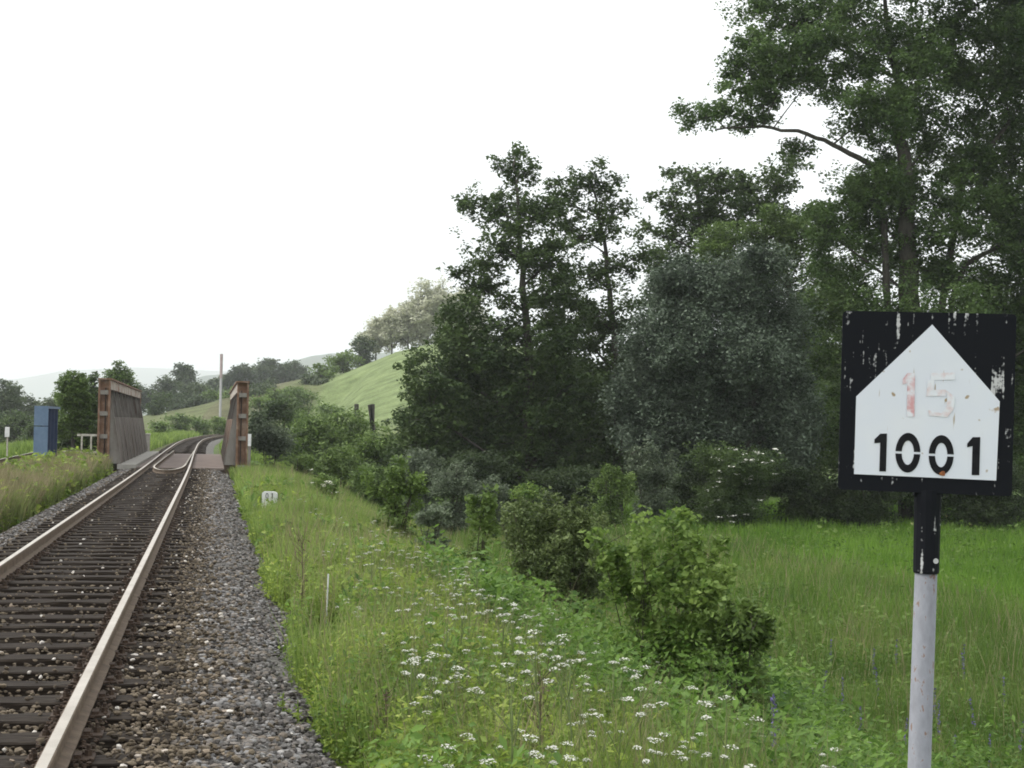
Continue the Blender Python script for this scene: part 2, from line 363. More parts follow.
def build_plant(name, label, cat, base, blobs, trunks, lm, leaf, cover, clump, group=None, limb_r=.06, twigs=6, per=26, flat=.55, upb=.5, shell=.45, stems=0, sub=0, trunk_name='trunk', flowers=None, crown_name='crown', bark='bark'):
    base = np.asarray(base, float); root = empty(name, base)
    tag(root, label, cat, group)
    B = np.array(blobs, float)
    V, cl = crown(B, leaf, cover, clump, per, flat, upb, shell)
    MBc = MB(); MBc.add(V - base, quads_for(len(V) // 4))
    MBc.obj(crown_name, M[lm], root)
    mt = MB()
    allp = []
    for T in trunks:
        P = np.array([t[:3] for t in T], float); r = np.array([t[3] for t in T])
        tt = np.linspace(0, len(P) - 1, len(P) * 4); PP = np.stack([np.interp(tt, range(len(P)), P[:, i]) for i in range(3)], 1)
        PP[1:-1] += rng.normal(size=(len(PP) - 2, 3)) * r.max() * .18
        rr = np.interp(tt, range(len(P)), r)
        mt.tube(PP - base, rr, 9); allp.append(np.c_[PP, rr])
    if stems:
        for k in range(stems):
            b = B[rng.integers(len(B))]; a = base + np.array([rng.normal() * .12, rng.normal() * .12, -.05])
            P = bez(a, b[:3] + rng.normal(size=3) * b[3:] * .4, .1, 6); mt.tube(P - base, np.linspace(limb_r, limb_r * .3, 6), 5); allp.append(np.c_[P, np.linspace(limb_r, limb_r * .3, 6)])
    AP = np.concatenate(allp)
    for bi, (b, c) in enumerate(zip(B, cl)):
        if sub and bi % (sub + 1):
            pb = B[bi - bi % (sub + 1)]; a = np.array([pb[0], pb[1], pb[2] - pb[5] * .2, limb_r * .5]); r0 = limb_r * .35
        else:
            hd = np.hypot(AP[:, 0] - b[0], AP[:, 1] - b[1]); a = AP[np.argmin(hd + 1.5 * np.abs(AP[:, 2] - (b[2] - .55 * hd - .2 * b[5])))]
            r0 = min(max(a[3] * .5, limb_r * .4), limb_r)
        mt.tube(bez(a[:3], b[:3], b[5] * .1) - base, np.linspace(r0, r0 * .35, 5), 5, cap=False)
        for j in rng.permutation(len(c))[:twigs]:
            mt.tube(bez(b[:3] - [0, 0, b[5] * .15], c[j], b[5] * .12, 4) - base, np.linspace(r0 * .35, r0 * .1, 4), 3, cap=False)
    mt.obj(trunk_name, M[bark], root, smooth=True)
    if flowers:
        n, size, m = flowers
        alls = np.concatenate(cl); rad = B[:, 3].max() * 1.6
        alls = alls[alls[:, 1] < base[1] - .05 * rad]
        alls = alls[rng.permutation(len(alls))[:n]]
        pick = alls + [0, -.25 * rad, .12]
        f = MB()
        for p in pick:
            k = 10; g = rng.normal(size=(k, 3)) * [size * .4, size * .4, size * .1]
            v = leaves_np(p + g - base, size * .5, size * .45, 2.0); f.add(v, quads_for(k))
        f.obj('blossom', M[m], root)
    return root
def pxblobs(L, Yd, sub=3, seed=None, depth=1.0):
    out = []
    for t in L:
        px, py, rx, ry = t[:4]; dy = t[4] if len(t) > 4 else rng.uniform(-.5, .5) * rx * Yd / FPX * depth
        Yb = Yd + dy; p = at(px, py, Yb); k = Yb / FPX
        out.append((*p, rx * k * .85, rx * k * .85 * depth, ry * k * .85))
        for j in range(sub):
            a = rng.uniform(0, 6.28); d = np.array([math.cos(a) * rx * .75, rng.uniform(-.7, .7) * rx * depth, math.sin(a) * ry * .75]) * k
            f = rng.uniform(.3, .5)
            out.append((*(p + d), rx * k * f, rx * k * f, ry * k * f))
    return out
SUBN = 4
def wood(name, label, px, Yd, blobs, trunks_px, lm, leafpx=3.7, cover=4.0, clump_px=9, group=None, cat='tree', rys=1.0, rxs=1.0, **kw):
    blobs = [(t[0], t[1], t[2] * rxs, t[3] * rys, *t[4:]) for t in blobs]
    k = Yd / FPX; x = at(px, 450, Yd)[0]; z = gz(x, Yd); base = (x, Yd, z)
    T = []
    for tr in trunks_px:
        pts = []
        for i, (a, b, r) in enumerate(tr):
            p = at(a, b, Yd)
            if i == 0: p[2] = gz(p[0], p[1]) - .2
            pts.append((*p, r * k))
        T.append(pts)
    return build_plant(name, label, cat, base, pxblobs(blobs, Yd, SUBN), T, lm, leafpx * k, cover, clump_px * k, group, limb_r=2.0 * k, sub=SUBN, **kw)

# ------------------------------------------------------------------ the track
RAILPROF = np.array([(-.0625, -.150), (.0625, -.150), (.0625, -.138), (.010, -.122), (.009, -.045), (.034, -.036), (.034, -.006), (.027, 0), (-.027, 0), (-.034, -.006), (-.034, -.036), (-.009, -.045), (-.010, -.122), (-.0625, -.138)])
def sweep(path, prof, mb, topfaces=(7,), closed=False):
    P = np.asarray(path, float); T = np.gradient(P, axis=0); T /= np.linalg.norm(T, axis=1)[:, None]
    N = np.stack([T[:, 1], -T[:, 0], 0 * T[:, 0]], 1); N /= np.linalg.norm(N, axis=1)[:, None]
    V = P[:, None, :] + prof[None, :, 0:1] * N[:, None, :] + prof[None, :, 1:2] * np.array([0, 0, 1.])
    k, n = len(P), len(prof); i = np.arange(k - 1)[:, None] * n; j = np.arange(n)[None, :]; jn = (j + 1) % n
    Qd = np.stack([i + j, i + jn, i + n + jn, i + n + j], -1)
    off = mb.n; mb.V.append(V.reshape(-1, 3)); mb.n += k * n
    mb.Q.append(Qd.reshape(-1, 4) + off); mb.qm += [1 if jj in topfaces else 0 for _ in range(k - 1) for jj in range(n)]
    for b, fl in ((0, 1), ((k - 1) * n, -1)):
        for t in range(1, n - 1):
            mb.T.append(np.array([[off + b, off + b + t, off + b + t + 1][::fl]])); mb.tm.append(0)
def linepath(off, s0, s1, step=1.5, d=dev):
    s = np.arange(s0, s1 + .01, step); q = tw(s, off + d(s)); return np.stack([q[0], q[1], 0 * s], 1)
GA = .7505
for off, lab in ((WC + GA, 'worn steel running rail nearest the grass bank, with shiny top'), (WC - GA, 'steel running rail on the far side of the main track, shiny top')):
    mb = MB(); sweep(linepath(off, -3, 214), RAILPROF, mb, (7,))
    tag(mb.obj('rail', [M['rail_side'], M['rail_top']]), lab, 'rail', 'rails of the main track')
W2 = -7.05
def dev2(s): return -.00035 * np.maximum(s - 42, 0) ** 2
for off, lab in ((W2 + GA, 'near rail of the second track beyond the grassy strip'), (W2 - GA, 'far rail of the second track at the left edge')):
    mb = MB(); sweep(linepath(off, 20, 76, 1.5, dev2), RAILPROF, mb, (7,))
    tag(mb.obj('rail', [M['rail_side'], M['rail_top']]), lab, 'rail', 'rails of the second track')

def sleeper_mesh(seed):
    r = np.random.default_rng(seed); L = 2.6; n = 14; xs = np.linspace(-L / 2, L / 2, n); V = []
    for i, x in enumerate(xs):
        e = .012 if i in (0, n - 1) else 0
        j = r.normal(size=6) * .004
        V += [[x + e, -.13 + j[0], -.15], [x + e, .13 + j[1], -.15], [x - e, .13 + j[1], -.012 + j[2]], [x - e, .118, j[3] - e], [x - e, -.118, j[4] - e], [x - e, -.13 + j[0], -.012 + j[5]]]
    Qd = [[i * 6 + k, i * 6 + (k + 1) % 6, i * 6 + 6 + (k + 1) % 6, i * 6 + 6 + k][::-1] for i in range(n - 1) for k in range(6)]
    mb = MB(); mb.add(V, Qd); mb.add(V[:6], [[0, 1, 2, 5]], [[2, 3, 5], [3, 4, 5]]); mb.add(V[-6:], [[5, 2, 1, 0]], [[5, 3, 2], [5, 4, 3]])
    return mb.mesh('railway_sleeper', M['sleeper'])
SM = [sleeper_mesh(i) for i in range(4)]
def plate_mesh():
    mb = MB(); mb.box(-.17, .17, -.075, .075, 0, .013)
    mb.box(-.105, -.066, -.05, .05, .013, .032); mb.box(.066, .105, -.05, .05, .013, .032)
    return mb.mesh('baseplate', M['rust_dark'])
PMESH = plate_mesh()
mb = MB(); mb.tube([(0, 0, 0), (0, 0, .03)], .022, 6).tube([(0, 0, .03), (0, 0, .055)], .012, 6); BOLT = mb.mesh('bolt', M['rust_dark'])
SLTOP = -.166
def put_sleeper(s, wc, kids, lab, grp, d=dev, amp=1):
    o = bpy.data.objects.new('railway_sleeper', SM[random.randrange(4)]); link(o)
    p = tw(s, wc + float(d(s)) + random.uniform(-.03, .03) * amp)
    ang = TH - math.atan(float(d(s + 1) - d(s - 1)) / 2)
    o.location = (p[0], p[1], SLTOP + random.uniform(-.004, .001)); o.rotation_euler = (0, 0, ang + random.uniform(-.008, .008))
    tag(o, lab, 'sleeper', grp)
    if kids:
        for sg in (-1, 1):
            pl = link(bpy.data.objects.new('baseplate', PMESH), o); pl.location = (sg * GA, 0, .001)
            if kids > 1:
                for b in (-1, 1):
                    bo = link(bpy.data.objects.new('bolt', BOLT), pl); bo.location = (b * .135, .03 * b, .012)
SPACING = .585
SS = [5.2 + i * SPACING for i in range(88) if 5.2 + i * SPACING < 56.6]
for i, s in enumerate(SS): put_sleeper(s, WC, 2 if s < 20 else 1 if s < 34 else 0, 'dark tarred wooden sleeper of the main track before the bridge', 'wooden sleepers of the main track')
s = 84.5
while s < 180: put_sleeper(s, WC, 0, 'wooden sleeper of the curving track beyond the bridge', 'sleepers beyond the bridge'); s += .62
s = 30
while s < 74: put_sleeper(s, W2, 0, 'wooden sleeper of the second track beyond the grassy strip', 'sleepers of the second track', dev2); s += .62

# ballast bed: a raised shaped strip, then loose stones
M['bed'] = noise_mat('bed', [(.3, (.05, .045, .038)), (.5, (.13, .12, .105)), (.7, (.25, .24, .225))], 22, 4, bump=1.0, bscale=24, bdist=.05)
def bed(name, wc, s0, s1, prof, d, step=1.0):
    sA = np.arange(s0, s1 + .01, step); n = len(prof); V = []
    for s in sA:
        for (a, z) in prof:
            q = tw(s, wc + d(s) + a); V.append((q[0], q[1], z + .015 * math.sin(s * 1.7 + a * 3) * (abs(a) > 1.6)))
    k = len(sA); ii = np.arange(k * n).reshape(k, n)
    Qd = np.stack([ii[:-1, :-1], ii[:-1, 1:], ii[1:, 1:], ii[1:, :-1]], -1).reshape(-1, 4)
    o = bpy.data.objects.new(name, np_mesh(name, V, Qd, None, M['bed'], smooth=True)); link(o)
    tag(o, kind='structure')
PROF = [(-2.7, -.75), (-2.15, -.50), (-1.75, -.27), (-1.35, -.235), (-.75, -.235), (0, -.24), (.75, -.235), (1.35, -.235), (1.75, -.27), (2.2, -.47), (2.8, -.85)]
bed('trackbed', WC, -3, 57.6, PROF, dev); bed('trackbed', WC, 81.8, 214, [(a * .82, z) for a, z in PROF], dev, 2)
bed('trackbed', W2, 18, 76, PROF, dev2)

def stone_bank(n=24):
    out = []
    ico = np.array([(0, 0, 1), (.89, 0, .45), (.28, .85, .45), (-.72, .53, .45), (-.72, -.53, .45), (.28, -.85, .45), (.72, .53, -.45), (-.28, .85, -.45), (-.89, 0, -.45), (-.28, -.85, -.45), (.72, -.53, -.45), (0, 0, -1)], float)
    F = np.array([(0, 1, 2), (0, 2, 3), (0, 3, 4), (0, 4, 5), (0, 5, 1), (1, 6, 2), (2, 7, 3), (3, 8, 4), (4, 9, 5), (5, 10, 1), (2, 6, 7), (3, 7, 8), (4, 8, 9), (5, 9, 10), (1, 10, 6), (6, 11, 7), (7, 11, 8), (8, 11, 9), (9, 11, 10), (10, 11, 6)])
    for i in range(n):
        v = ico * rng.uniform(.65, 1.2, (12, 1)) * np.array([rng.uniform(.8, 1.25), rng.uniform(.6, 1.0), rng.uniform(.4, .7)])
        out.append(v)
    return np.array(out), F
BANK, SF = stone_bank()
def stones(name, label, S_, W_, Z_, size, m, d=dev):
    n = len(S_); b = BANK[rng.integers(len(BANK), size=n)]
    a = rng.uniform(0, 6.28, n); ca, sa = np.cos(a), np.sin(a)
    t = rng.normal(size=n) * .5; ct, st = np.cos(t), np.sin(t)
    x, y, z = b[..., 0], b[..., 1], b[..., 2]
    y2 = ct[:, None] * y - st[:, None] * z; z2 = st[:, None] * y + ct[:, None] * z
    x3 = ca[:, None] * x - sa[:, None] * y2; y3 = sa[:, None] * x + ca[:, None] * y2
    V = np.stack([x3, y3, z2], -1) * size[:, None, None]
    px = -ST * S_ + CT * (W_ + d(S_)); py = CT * S_ + ST * (W_ + d(S_))
    V += np.stack([px, py, Z_], -1)[:, None, :]
    T = (SF[None] + (np.arange(n) * 12)[:, None, None]).reshape(-1, 3)
    o = bpy.data.objects.new(name, np_mesh(name, V, None, T, m)); link(o)
    tag(o, label, 'ballast', kind='stuff'); return o
pa = np.array([p[0] for p in PROF]); pz = np.array([p[1] for p in PROF])
def profz(a): return np.interp(a, pa, pz)
def pdf_s(n, s0, s1, p=1.3):
    u = rng.uniform(0, 1, n); e = 1 - p if abs(1 - p) > 1e-3 else -1e-3
    return (s0 ** e + u * (s1 ** e - s0 ** e)) ** (1 / e)
# right shoulder
n = 20000; s = pdf_s(n, 6.5, 57, 1.35); a = 1.0 + 1.34 * rng.uniform(0, 1, n) ** .85
edge = 2.12 + .14 * np.sin(s * .9) + .1 * np.sin(s * 2.3 + 1); k = a < edge + rng.exponential(.06, n); s, a = s[k], a[k]
sz = .026 * rng.uniform(.6, 1.35, len(s)) * np.maximum(1, s / 20) ** .5
stones('ballast_stones', 'grey broken ballast stones on the shoulder next to the near rail', s, WC + a, np.maximum(profz(a), ground(*tw(s, WC + a))) + sz * rng.uniform(.1, .75, len(s)), sz, MSTONE)
# between and beside the sleepers (kept out of the sleeper tops)
n = 30000; s = pdf_s(n, 6.0, 57, 1.7); a = np.where(rng.uniform(size=n) < .3, rng.normal(1.35, .22, n), rng.uniform(-1.5, 1.4, n))
ph = ((s - 5.2) / SPACING + .5) % 1 - .5; k = (np.abs(ph) * SPACING > .125) & (np.abs(np.abs(a) - GA) > .05); s, a = s[k], a[k]
sz = .024 * rng.uniform(.5, 1.3, len(s)) * np.maximum(1, s / 20) ** .5
stones('crib_stones', 'brown stained stones lying between the sleepers', s, WC + a, profz(a) + rng.uniform(-.01, .055, len(s)), sz, MBROWN)
n = 7000; s = pdf_s(n, 9, 57, 1.2); a = rng.uniform(-2.25, -1.2, n); sz = .026 * rng.uniform(.6, 1.3, n) * np.maximum(1, s / 20) ** .5
stones('ballast_stones', 'grey ballast stones on the far shoulder beside the grassy strip', s, WC + a, profz(a) + sz * .4, sz, MSTONE)
n = 3200; s = pdf_s(n, 6.5, 57, 1.2); a = np.where(rng.uniform(size=n) < .6, rng.normal(1.25, .14, n), rng.uniform(-1.3, 1.3, n)); k = np.abs(np.abs(a) - GA) > .1; s, a = s[k], a[k]
sz = .02 * rng.uniform(.5, 1.3, len(s)) * np.maximum(1, s / 25) ** .5
stones('crib_stones', 'stones lying on top of the sleepers', s, WC + a, np.full(len(s), SLTOP) + sz * .4, sz, MBROWN)
M['pale'] = noise_mat('pale_stone', [(.3, (.42, .38, .33)), (.7, (.72, .68, .62))], 9)
n = 150; s = pdf_s(n, 7, 56, .9); a = np.where(rng.uniform(size=n) < .55, rng.normal(1.02, .18, n), rng.uniform(-1.3, 1.9, n)); k = np.abs(np.abs(a) - GA) > .09; s, a = s[k], a[k]
sz = rng.uniform(.014, .03, len(s)) * np.maximum(1, s / 28) ** .4
stones('pale_stones', 'pale chips and stones scattered along the near rail', s, WC + a, np.maximum(profz(a), SLTOP - .02) + sz * .4 + .012, sz, M['pale'])
# rust crumbs beside the rails
n = 9000; s = pdf_s(n, 6, 45, 1.4); a = np.where(rng.uniform(size=n) < .5, GA, -GA) + np.where(rng.uniform(size=n) < .5, 1, -1) * rng.uniform(.07, .16, n)
sz = .013 * rng.uniform(.6, 1.6, n); 
stones('rust_scale', 'dark rusty crumbs lying along both rails', s, WC + a, SLTOP + rng.uniform(-.06, .02, n), sz, M['rust_dark'])
n = 3500; s = pdf_s(n, 30, 70, 1.0); a = rng.uniform(-1.8, 2.1, n); sz = .035 * rng.uniform(.6, 1.3, n)
stones('ballast_stones', 'ballast stones of the second track', s, W2 + a, profz(a) + sz * .4, sz, MSTONE, dev2)

# ------------------------------------------------------------------ the rusty bridge
MT = np.array(Matrix.Rotation(TH, 4, 'Z'))
def TM(): return MT
BS0, BS1 = 57.0, 81.0
br = empty('railway_bridge', (*tw(BS0, WC), 0), TH); tag(br, 'rusty steel trough bridge carrying the main track over the creek', 'bridge')
L = BS1 - BS0
def girder(sign):
    sh = .11 if sign < 0 else 0
    # local frame: x across (sign = side), y along, z up ; inner face of the web at |x| = 2.36
    def X_(a, b): return (sign * a, sign * b) if sign > 0 else (sign * b, sign * a)
    mb = MB(); mb.box(*X_(2.50, 2.54), .1, L - .1, -.55, 2.75); g = mb.obj('girder', M['web_dark'], br); g.location = (sh, 0, 0)
    m1 = MB(); m1.box(*X_(2.36, 2.72), .343, L - .343, 2.70, 3.04); m1.obj('top_chord', M['chord'], g)
    m1 = MB(); m1.box(*X_(2.30, 2.80), -.06, L + .06, 3.043, 3.10); m1.obj('cover_plate', M['rust'], g)
    m1 = MB(); m1.box(*X_(2.30, 2.76), .0, L, -.68, -.56); m1.obj('bottom_flange', M['rust'], g)
    for y0 in (0, L - .34):
        m1 = MB()
        m1.box(*X_(2.35, 2.42), y0, y0 + .34, -.55, 3.04); m1.box(*X_(2.71, 2.78), y0, y0 + .34, -.55, 3.04)
        m1.box(*X_(2.353, 2.777), y0 + .14, y0 + .2, -.552, 3.035)
        for z0 in (-.2, .88, 1.72, 2.5): m1.box(*X_(2.423, 2.707), y0 + .01, y0 + .137, z0, z0 + .16, m=1)
        m1.obj('end_post', [M['rust'], M['girder_grey']], g)
    n = 10
    for i in range(n):
        y = .42 + (L - .84) * i / (n - 1); m1 = MB(); a, b = 2.36, 1.93
        def sec(xa, za, xb, zb_):
            m1.hexa([(sign * xa, y - .03, za), (sign * 2.497, y - .03, za), (sign * 2.497, y + .03, za), (sign * xa, y + .03, za),
                     (sign * xb, y - .03, zb_), (sign * 2.497, y - .03, zb_), (sign * 2.497, y + .03, zb_), (sign * xb, y + .03, zb_)])
            m1.hexa([(sign * (xa - .014), y - .06, za), (sign * (xa - .002), y - .06, za), (sign * (xa - .002), y + .06, za), (sign * (xa - .014), y + .06, za),
                     (sign * (xb - .014), y - .06, zb_), (sign * (xb - .002), y - .06, zb_), (sign * (xb - .002), y + .06, zb_), (sign * (xb - .014), y + .06, zb_)])
        sec(b, -.05, 2.22, 1.68); sec(2.22, 1.681, 2.43, 2.697)
        o = m1.obj('bracket', [M['girder_grey']] if i % 5 else [M['girder_grey']], g)
    m1 = MB()
    m1.hexa([(sign * 1.95, .45, -.04), (sign * 1.98, .45, -.04), (sign * 1.98, L - .45, -.04), (sign * 1.95, L - .45, -.04),
             (sign * (1.95 + .43 * .62), .45, 1.68), (sign * (1.98 + .43 * .62), .45, 1.68), (sign * (1.98 + .43 * .62), L - .45, 1.68), (sign * (1.95 + .43 * .62), L - .45, 1.68)])
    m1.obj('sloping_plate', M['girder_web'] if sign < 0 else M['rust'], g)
    return g
girder(-1); girder(1)
mb = MB(); mb.box(-1.25, 1.94, .0, L, -.24, -.165); mb.obj('deck_plate', M['deck'], br)
mb = MB(); mb.box(-1.93, -1.253, -.1, L, -.24, -.06); mb.obj('walkway', M['walk'], br)
mb = MB()
for i in range(12):
    y = 1 + i * 2; mb.box(-2.49, 2.49, y - .1, y + .1, -.54, -.243)
mb.obj('cross_beams', M['rust'], br)
# guard rails with their nose
mb = MB(); pth = []
for t in np.linspace(0, 1, 26): pth.append((-.53, L + 1 - t * (L + 1.2), -.02))
for a in np.linspace(0, np.pi, 25): pth.append((-.53 * math.cos(a) if True else 0, -.2 - 6.6 * math.sin(a) ** .8 if 0 < a < np.pi - 1e-6 else -.2, -.02))
for t in np.linspace(0, 1, 26): pth.append((.53, -.2 + t * (L + 1.2), -.02))
pp = np.array(pth)[:, :3]; keep = [0]
for i in range(1, len(pp)):
    if np.linalg.norm(pp[i] - pp[keep[-1]]) > .05: keep.append(i)
sweep(pp[keep], RAILPROF * [.9, .9], mb, (6, 7, 8))
g = mb.obj('guard_rail', [M['rail_side'], M['rail_paint']], None, loc=(*tw(BS0, WC), 0)); g.rotation_euler = (0, 0, TH)
tag(g, 'inner guard rail bent to a rounded nose between the running rails at the bridge', 'guard rail')
for s0, s1, lab in ((56.3, 59.5, 'concrete bridge abutment on the near bank below the rusty bridge'), (79.3, 82.4, 'concrete bridge abutment on the far bank below the rusty bridge')):
    mb = MB()
    a0 = 0
    mb.box(-4.0, 2.9, s0 - BS0, (57.0 if s0 < 60 else s1) - BS0, -5, -.52 - .0) if False else None
    mb.box(-3.0, 3.0, s0 - BS0, s1 - BS0, -5, -.70)
    o = mb.obj('abutment', M['concrete'], None, loc=(*tw(BS0, WC), 0), bevel=.02); o.rotation_euler = (0, 0, TH); tag(o, lab, 'abutment')
# block at the far end of the left girder
mb = MB(); mb.box(-.55, .3, 0, .5, -.5, .75).box(-.58, .33, -.03, .53, .753, .85)
o = mb.obj('bridge_pillar', M['concrete'], None, loc=(*tw(83.5, WC - 2.15), 0), bevel=.02); o.rotation_euler = (0, 0, TH)
tag(o, 'small weathered concrete pillar at the far end of the left girder', 'pillar')
# low handrail left of the left girder
hr = empty('handrail', (*tw(56.8, -4.35), 0), TH); tag(hr, 'pale steel handrail standing left of the rusty bridge girder', 'railing')
for x in (.0, -.33): mb = MB(); mb.box(x - .03, x + .03, -.03, .03, -.75, .98); mb.obj('post', M['rail_paint'], hr)
for z in (1.0, .38): mb = MB(); mb.box(-.50 if z > .5 else -1.0, .2, -.035, .035, z - .04, z + .04); mb.obj('bar', M['rail_paint'], hr)

# blue girder of the second bridge
b2 = at(33.5, 452, 48); b3 = at(47, 452, 48)
bl = empty('blue_girder', ((b2[0] + b3[0]) / 2, 48, -.3), TH * .9); tag(bl, 'blue painted steel girder end beside the second track', 'bridge girder')
hw = (b3[0] - b2[0]) / 2
mb = MB(); mb.box(-hw, hw, 0, .05, -.3, 1.62).box(-hw, hw, 0, .05, 1.65, 2.28); mb.obj('end_plate', M['blue'], bl)
mb = MB(); mb.box(-.03, .03, .053, 3.2, -.3, 2.2); mb.obj('web', M['blue_dark'], bl)
mb = MB(); mb.box(-hw, hw, .053, 3.2, 2.203, 2.28); mb.obj('top_flange', M['blue'], bl)
mb = MB(); mb.box(-hw, hw, .053, 3.2, -.38, -.303); mb.obj('bottom_flange', M['blue'], bl)
for i in range(3):
    mb = MB(); mb.box(.033, hw - .01, .8 + i * .9, .85 + i * .9, -.3, 2.2); mb.obj('stiffener', M['blue_dark'], bl)

# ------------------------------------------------------------------ poles and posts
p = at(220.3, 409, 200); zb = gz(p[0], 200)
up = empty('utility_pole', (p[0], 200, zb)); tag(up, 'tall grey concrete pole rising from the hillside behind the track', 'pole')
top = at(221.2, 354, 200)[2] - zb; mid = at(221, 378, 200)[2] - zb
mb = MB(); mb.tube([(0, 0, -.5), (0, 0, mid)], [.15, .17], 10); mb.obj('shaft', mat('polegrey', (.27, .27, .26), .8), up, True)
mb = MB(); mb.tube([(0, 0, mid), (0, 0, top)], [.19, .21], 10); mb.obj('pole_top', noise_mat('poletop', [(.3, (.22, .175, .16)), (.7, (.30, .25, .235))], 3), up, True)
def marker(name, px, py0, py1, Yd, wpx, label, tpx=None, board=None):
    p = at(px, py1, Yd); z = gz(p[0], Yd); k = Yd / FPX
    e = empty(name, (p[0], Yd, z)); tag(e, label, 'post'); t = at(px, py0, Yd)[2] - z
    if board:
        b = at(px, board, Yd)[2] - z
        mb = MB(); mb.box(-wpx * k / 2, wpx * k / 2, -.04, 0, b, t); mb.obj('board', M['white_post'], e, bevel=.01)
        mb = MB(); mb.tube([(0, .025, -.1), (0, .025, b + .05)], .03, 8); mb.obj('post', M['rail_paint'], e)
    else:
        mb = MB(); mb.box(-wpx * k / 2, wpx * k / 2, -.05, .05, -.1, t * .72); mb.obj('post', M['girder_grey'], e)
        mb = MB(); mb.box(-wpx * k / 2 - .005, wpx * k / 2 + .005, -.055, .055, t * .72, t); mb.obj('cap', M['white_post'], e)
    return e
marker('marker_post', 249.3, 434, 453, 56.2, 2.6, 'thin white tipped post beside the right girder of the bridge')
marker('marker_board', 7, 427, 447, 56, 4.5, 'small white board on a thin post beyond the second track at the left edge', board=437)
# hectometre stone
p = at(269.5, 505, 35.5); z = gz(p[0], 35.5); k = 35.5 / FPX
hs_ = empty('distance_stone', (p[0], 35.5, z), .05); tag(hs_, 'low white distance stone with black digits in the grass beside the ballast', 'marker stone')
tz = max(at(269, 491.5, 35.5)[2] - z, .3); hwid = 7.7 * k
mb = MB(); ring = [(-hwid, -.2), (hwid, -.2), (hwid, tz - .05), (hwid * .8, tz - .015), (hwid * .45, tz), (-hwid * .7, tz), (-hwid * .95, tz - .03)]
n = len(ring); V = [(x, -.07, zz) for x, zz in ring] + [(x, .07, zz) for x, zz in ring]
mb.add(V, [[i, (i + 1) % n, n + (i + 1) % n, n + i][::-1] for i in range(n)], [[0, i, i + 1] for i in range(1, n - 1)] + [[n, n + i + 1, n + i] for i in range(1, n - 1)])
mb.obj('stone', M['white_post'], hs_)
def ring_digit(mb, cx, cz, rx, rz, ix, iz, y, gap=0, n=28):
    for side in (1, -1):
        a = np.linspace(math.asin(min(gap / rz, .9)), math.pi - math.asin(min(gap / rz, .9)), n)
        if gap == 0: a = np.linspace(0, math.pi, n)
        ai = np.linspace(math.asin(min(gap / iz, .9)), math.pi - math.asin(min(gap / iz, .9)), n)
        o_ = np.stack([cx + rx * np.cos(a), np.full(n, y), cz + side * rz * np.sin(a)], 1); i_ = np.stack([cx + ix * np.cos(ai), np.full(n, y), cz + side * iz * np.sin(ai)], 1)
        V = np.concatenate([o_, i_]); mb.add(V, [[j, j + 1, n + j + 1, n + j][::side] for j in range(n - 1)])
mb = MB(); zc = tz - .10; ring_digit(mb, -.055, zc, .034, .065, .018, .047, -.073)
mb.obj('digit', M['black'], hs_)
mb = MB(); mb.add([(.055, -.073, zc - .065), (.08, -.073, zc - .065), (.08, -.073, zc + .065), (.055, -.073, zc + .065), (.03, -.073, zc + .03), (.03, -.073, zc + .045)], [[0, 1, 2, 3]], [[3, 5, 4]]); mb.obj('digit', M['black'], hs_)
# thin white stake
p = at(326.5, 607, 15.5); z = gz(p[0], 15.5); tz = at(327.5, 574, 15.5)[2]
mb = MB(); mb.tube([(0, 0, -.05), (.012, 0, (tz - z))], .009, 6); o = mb.obj('stake', M['white_post'], None, loc=(p[0], 15.5, z)); tag(o, 'thin white stake standing in the weeds beside the ballast', 'stake')

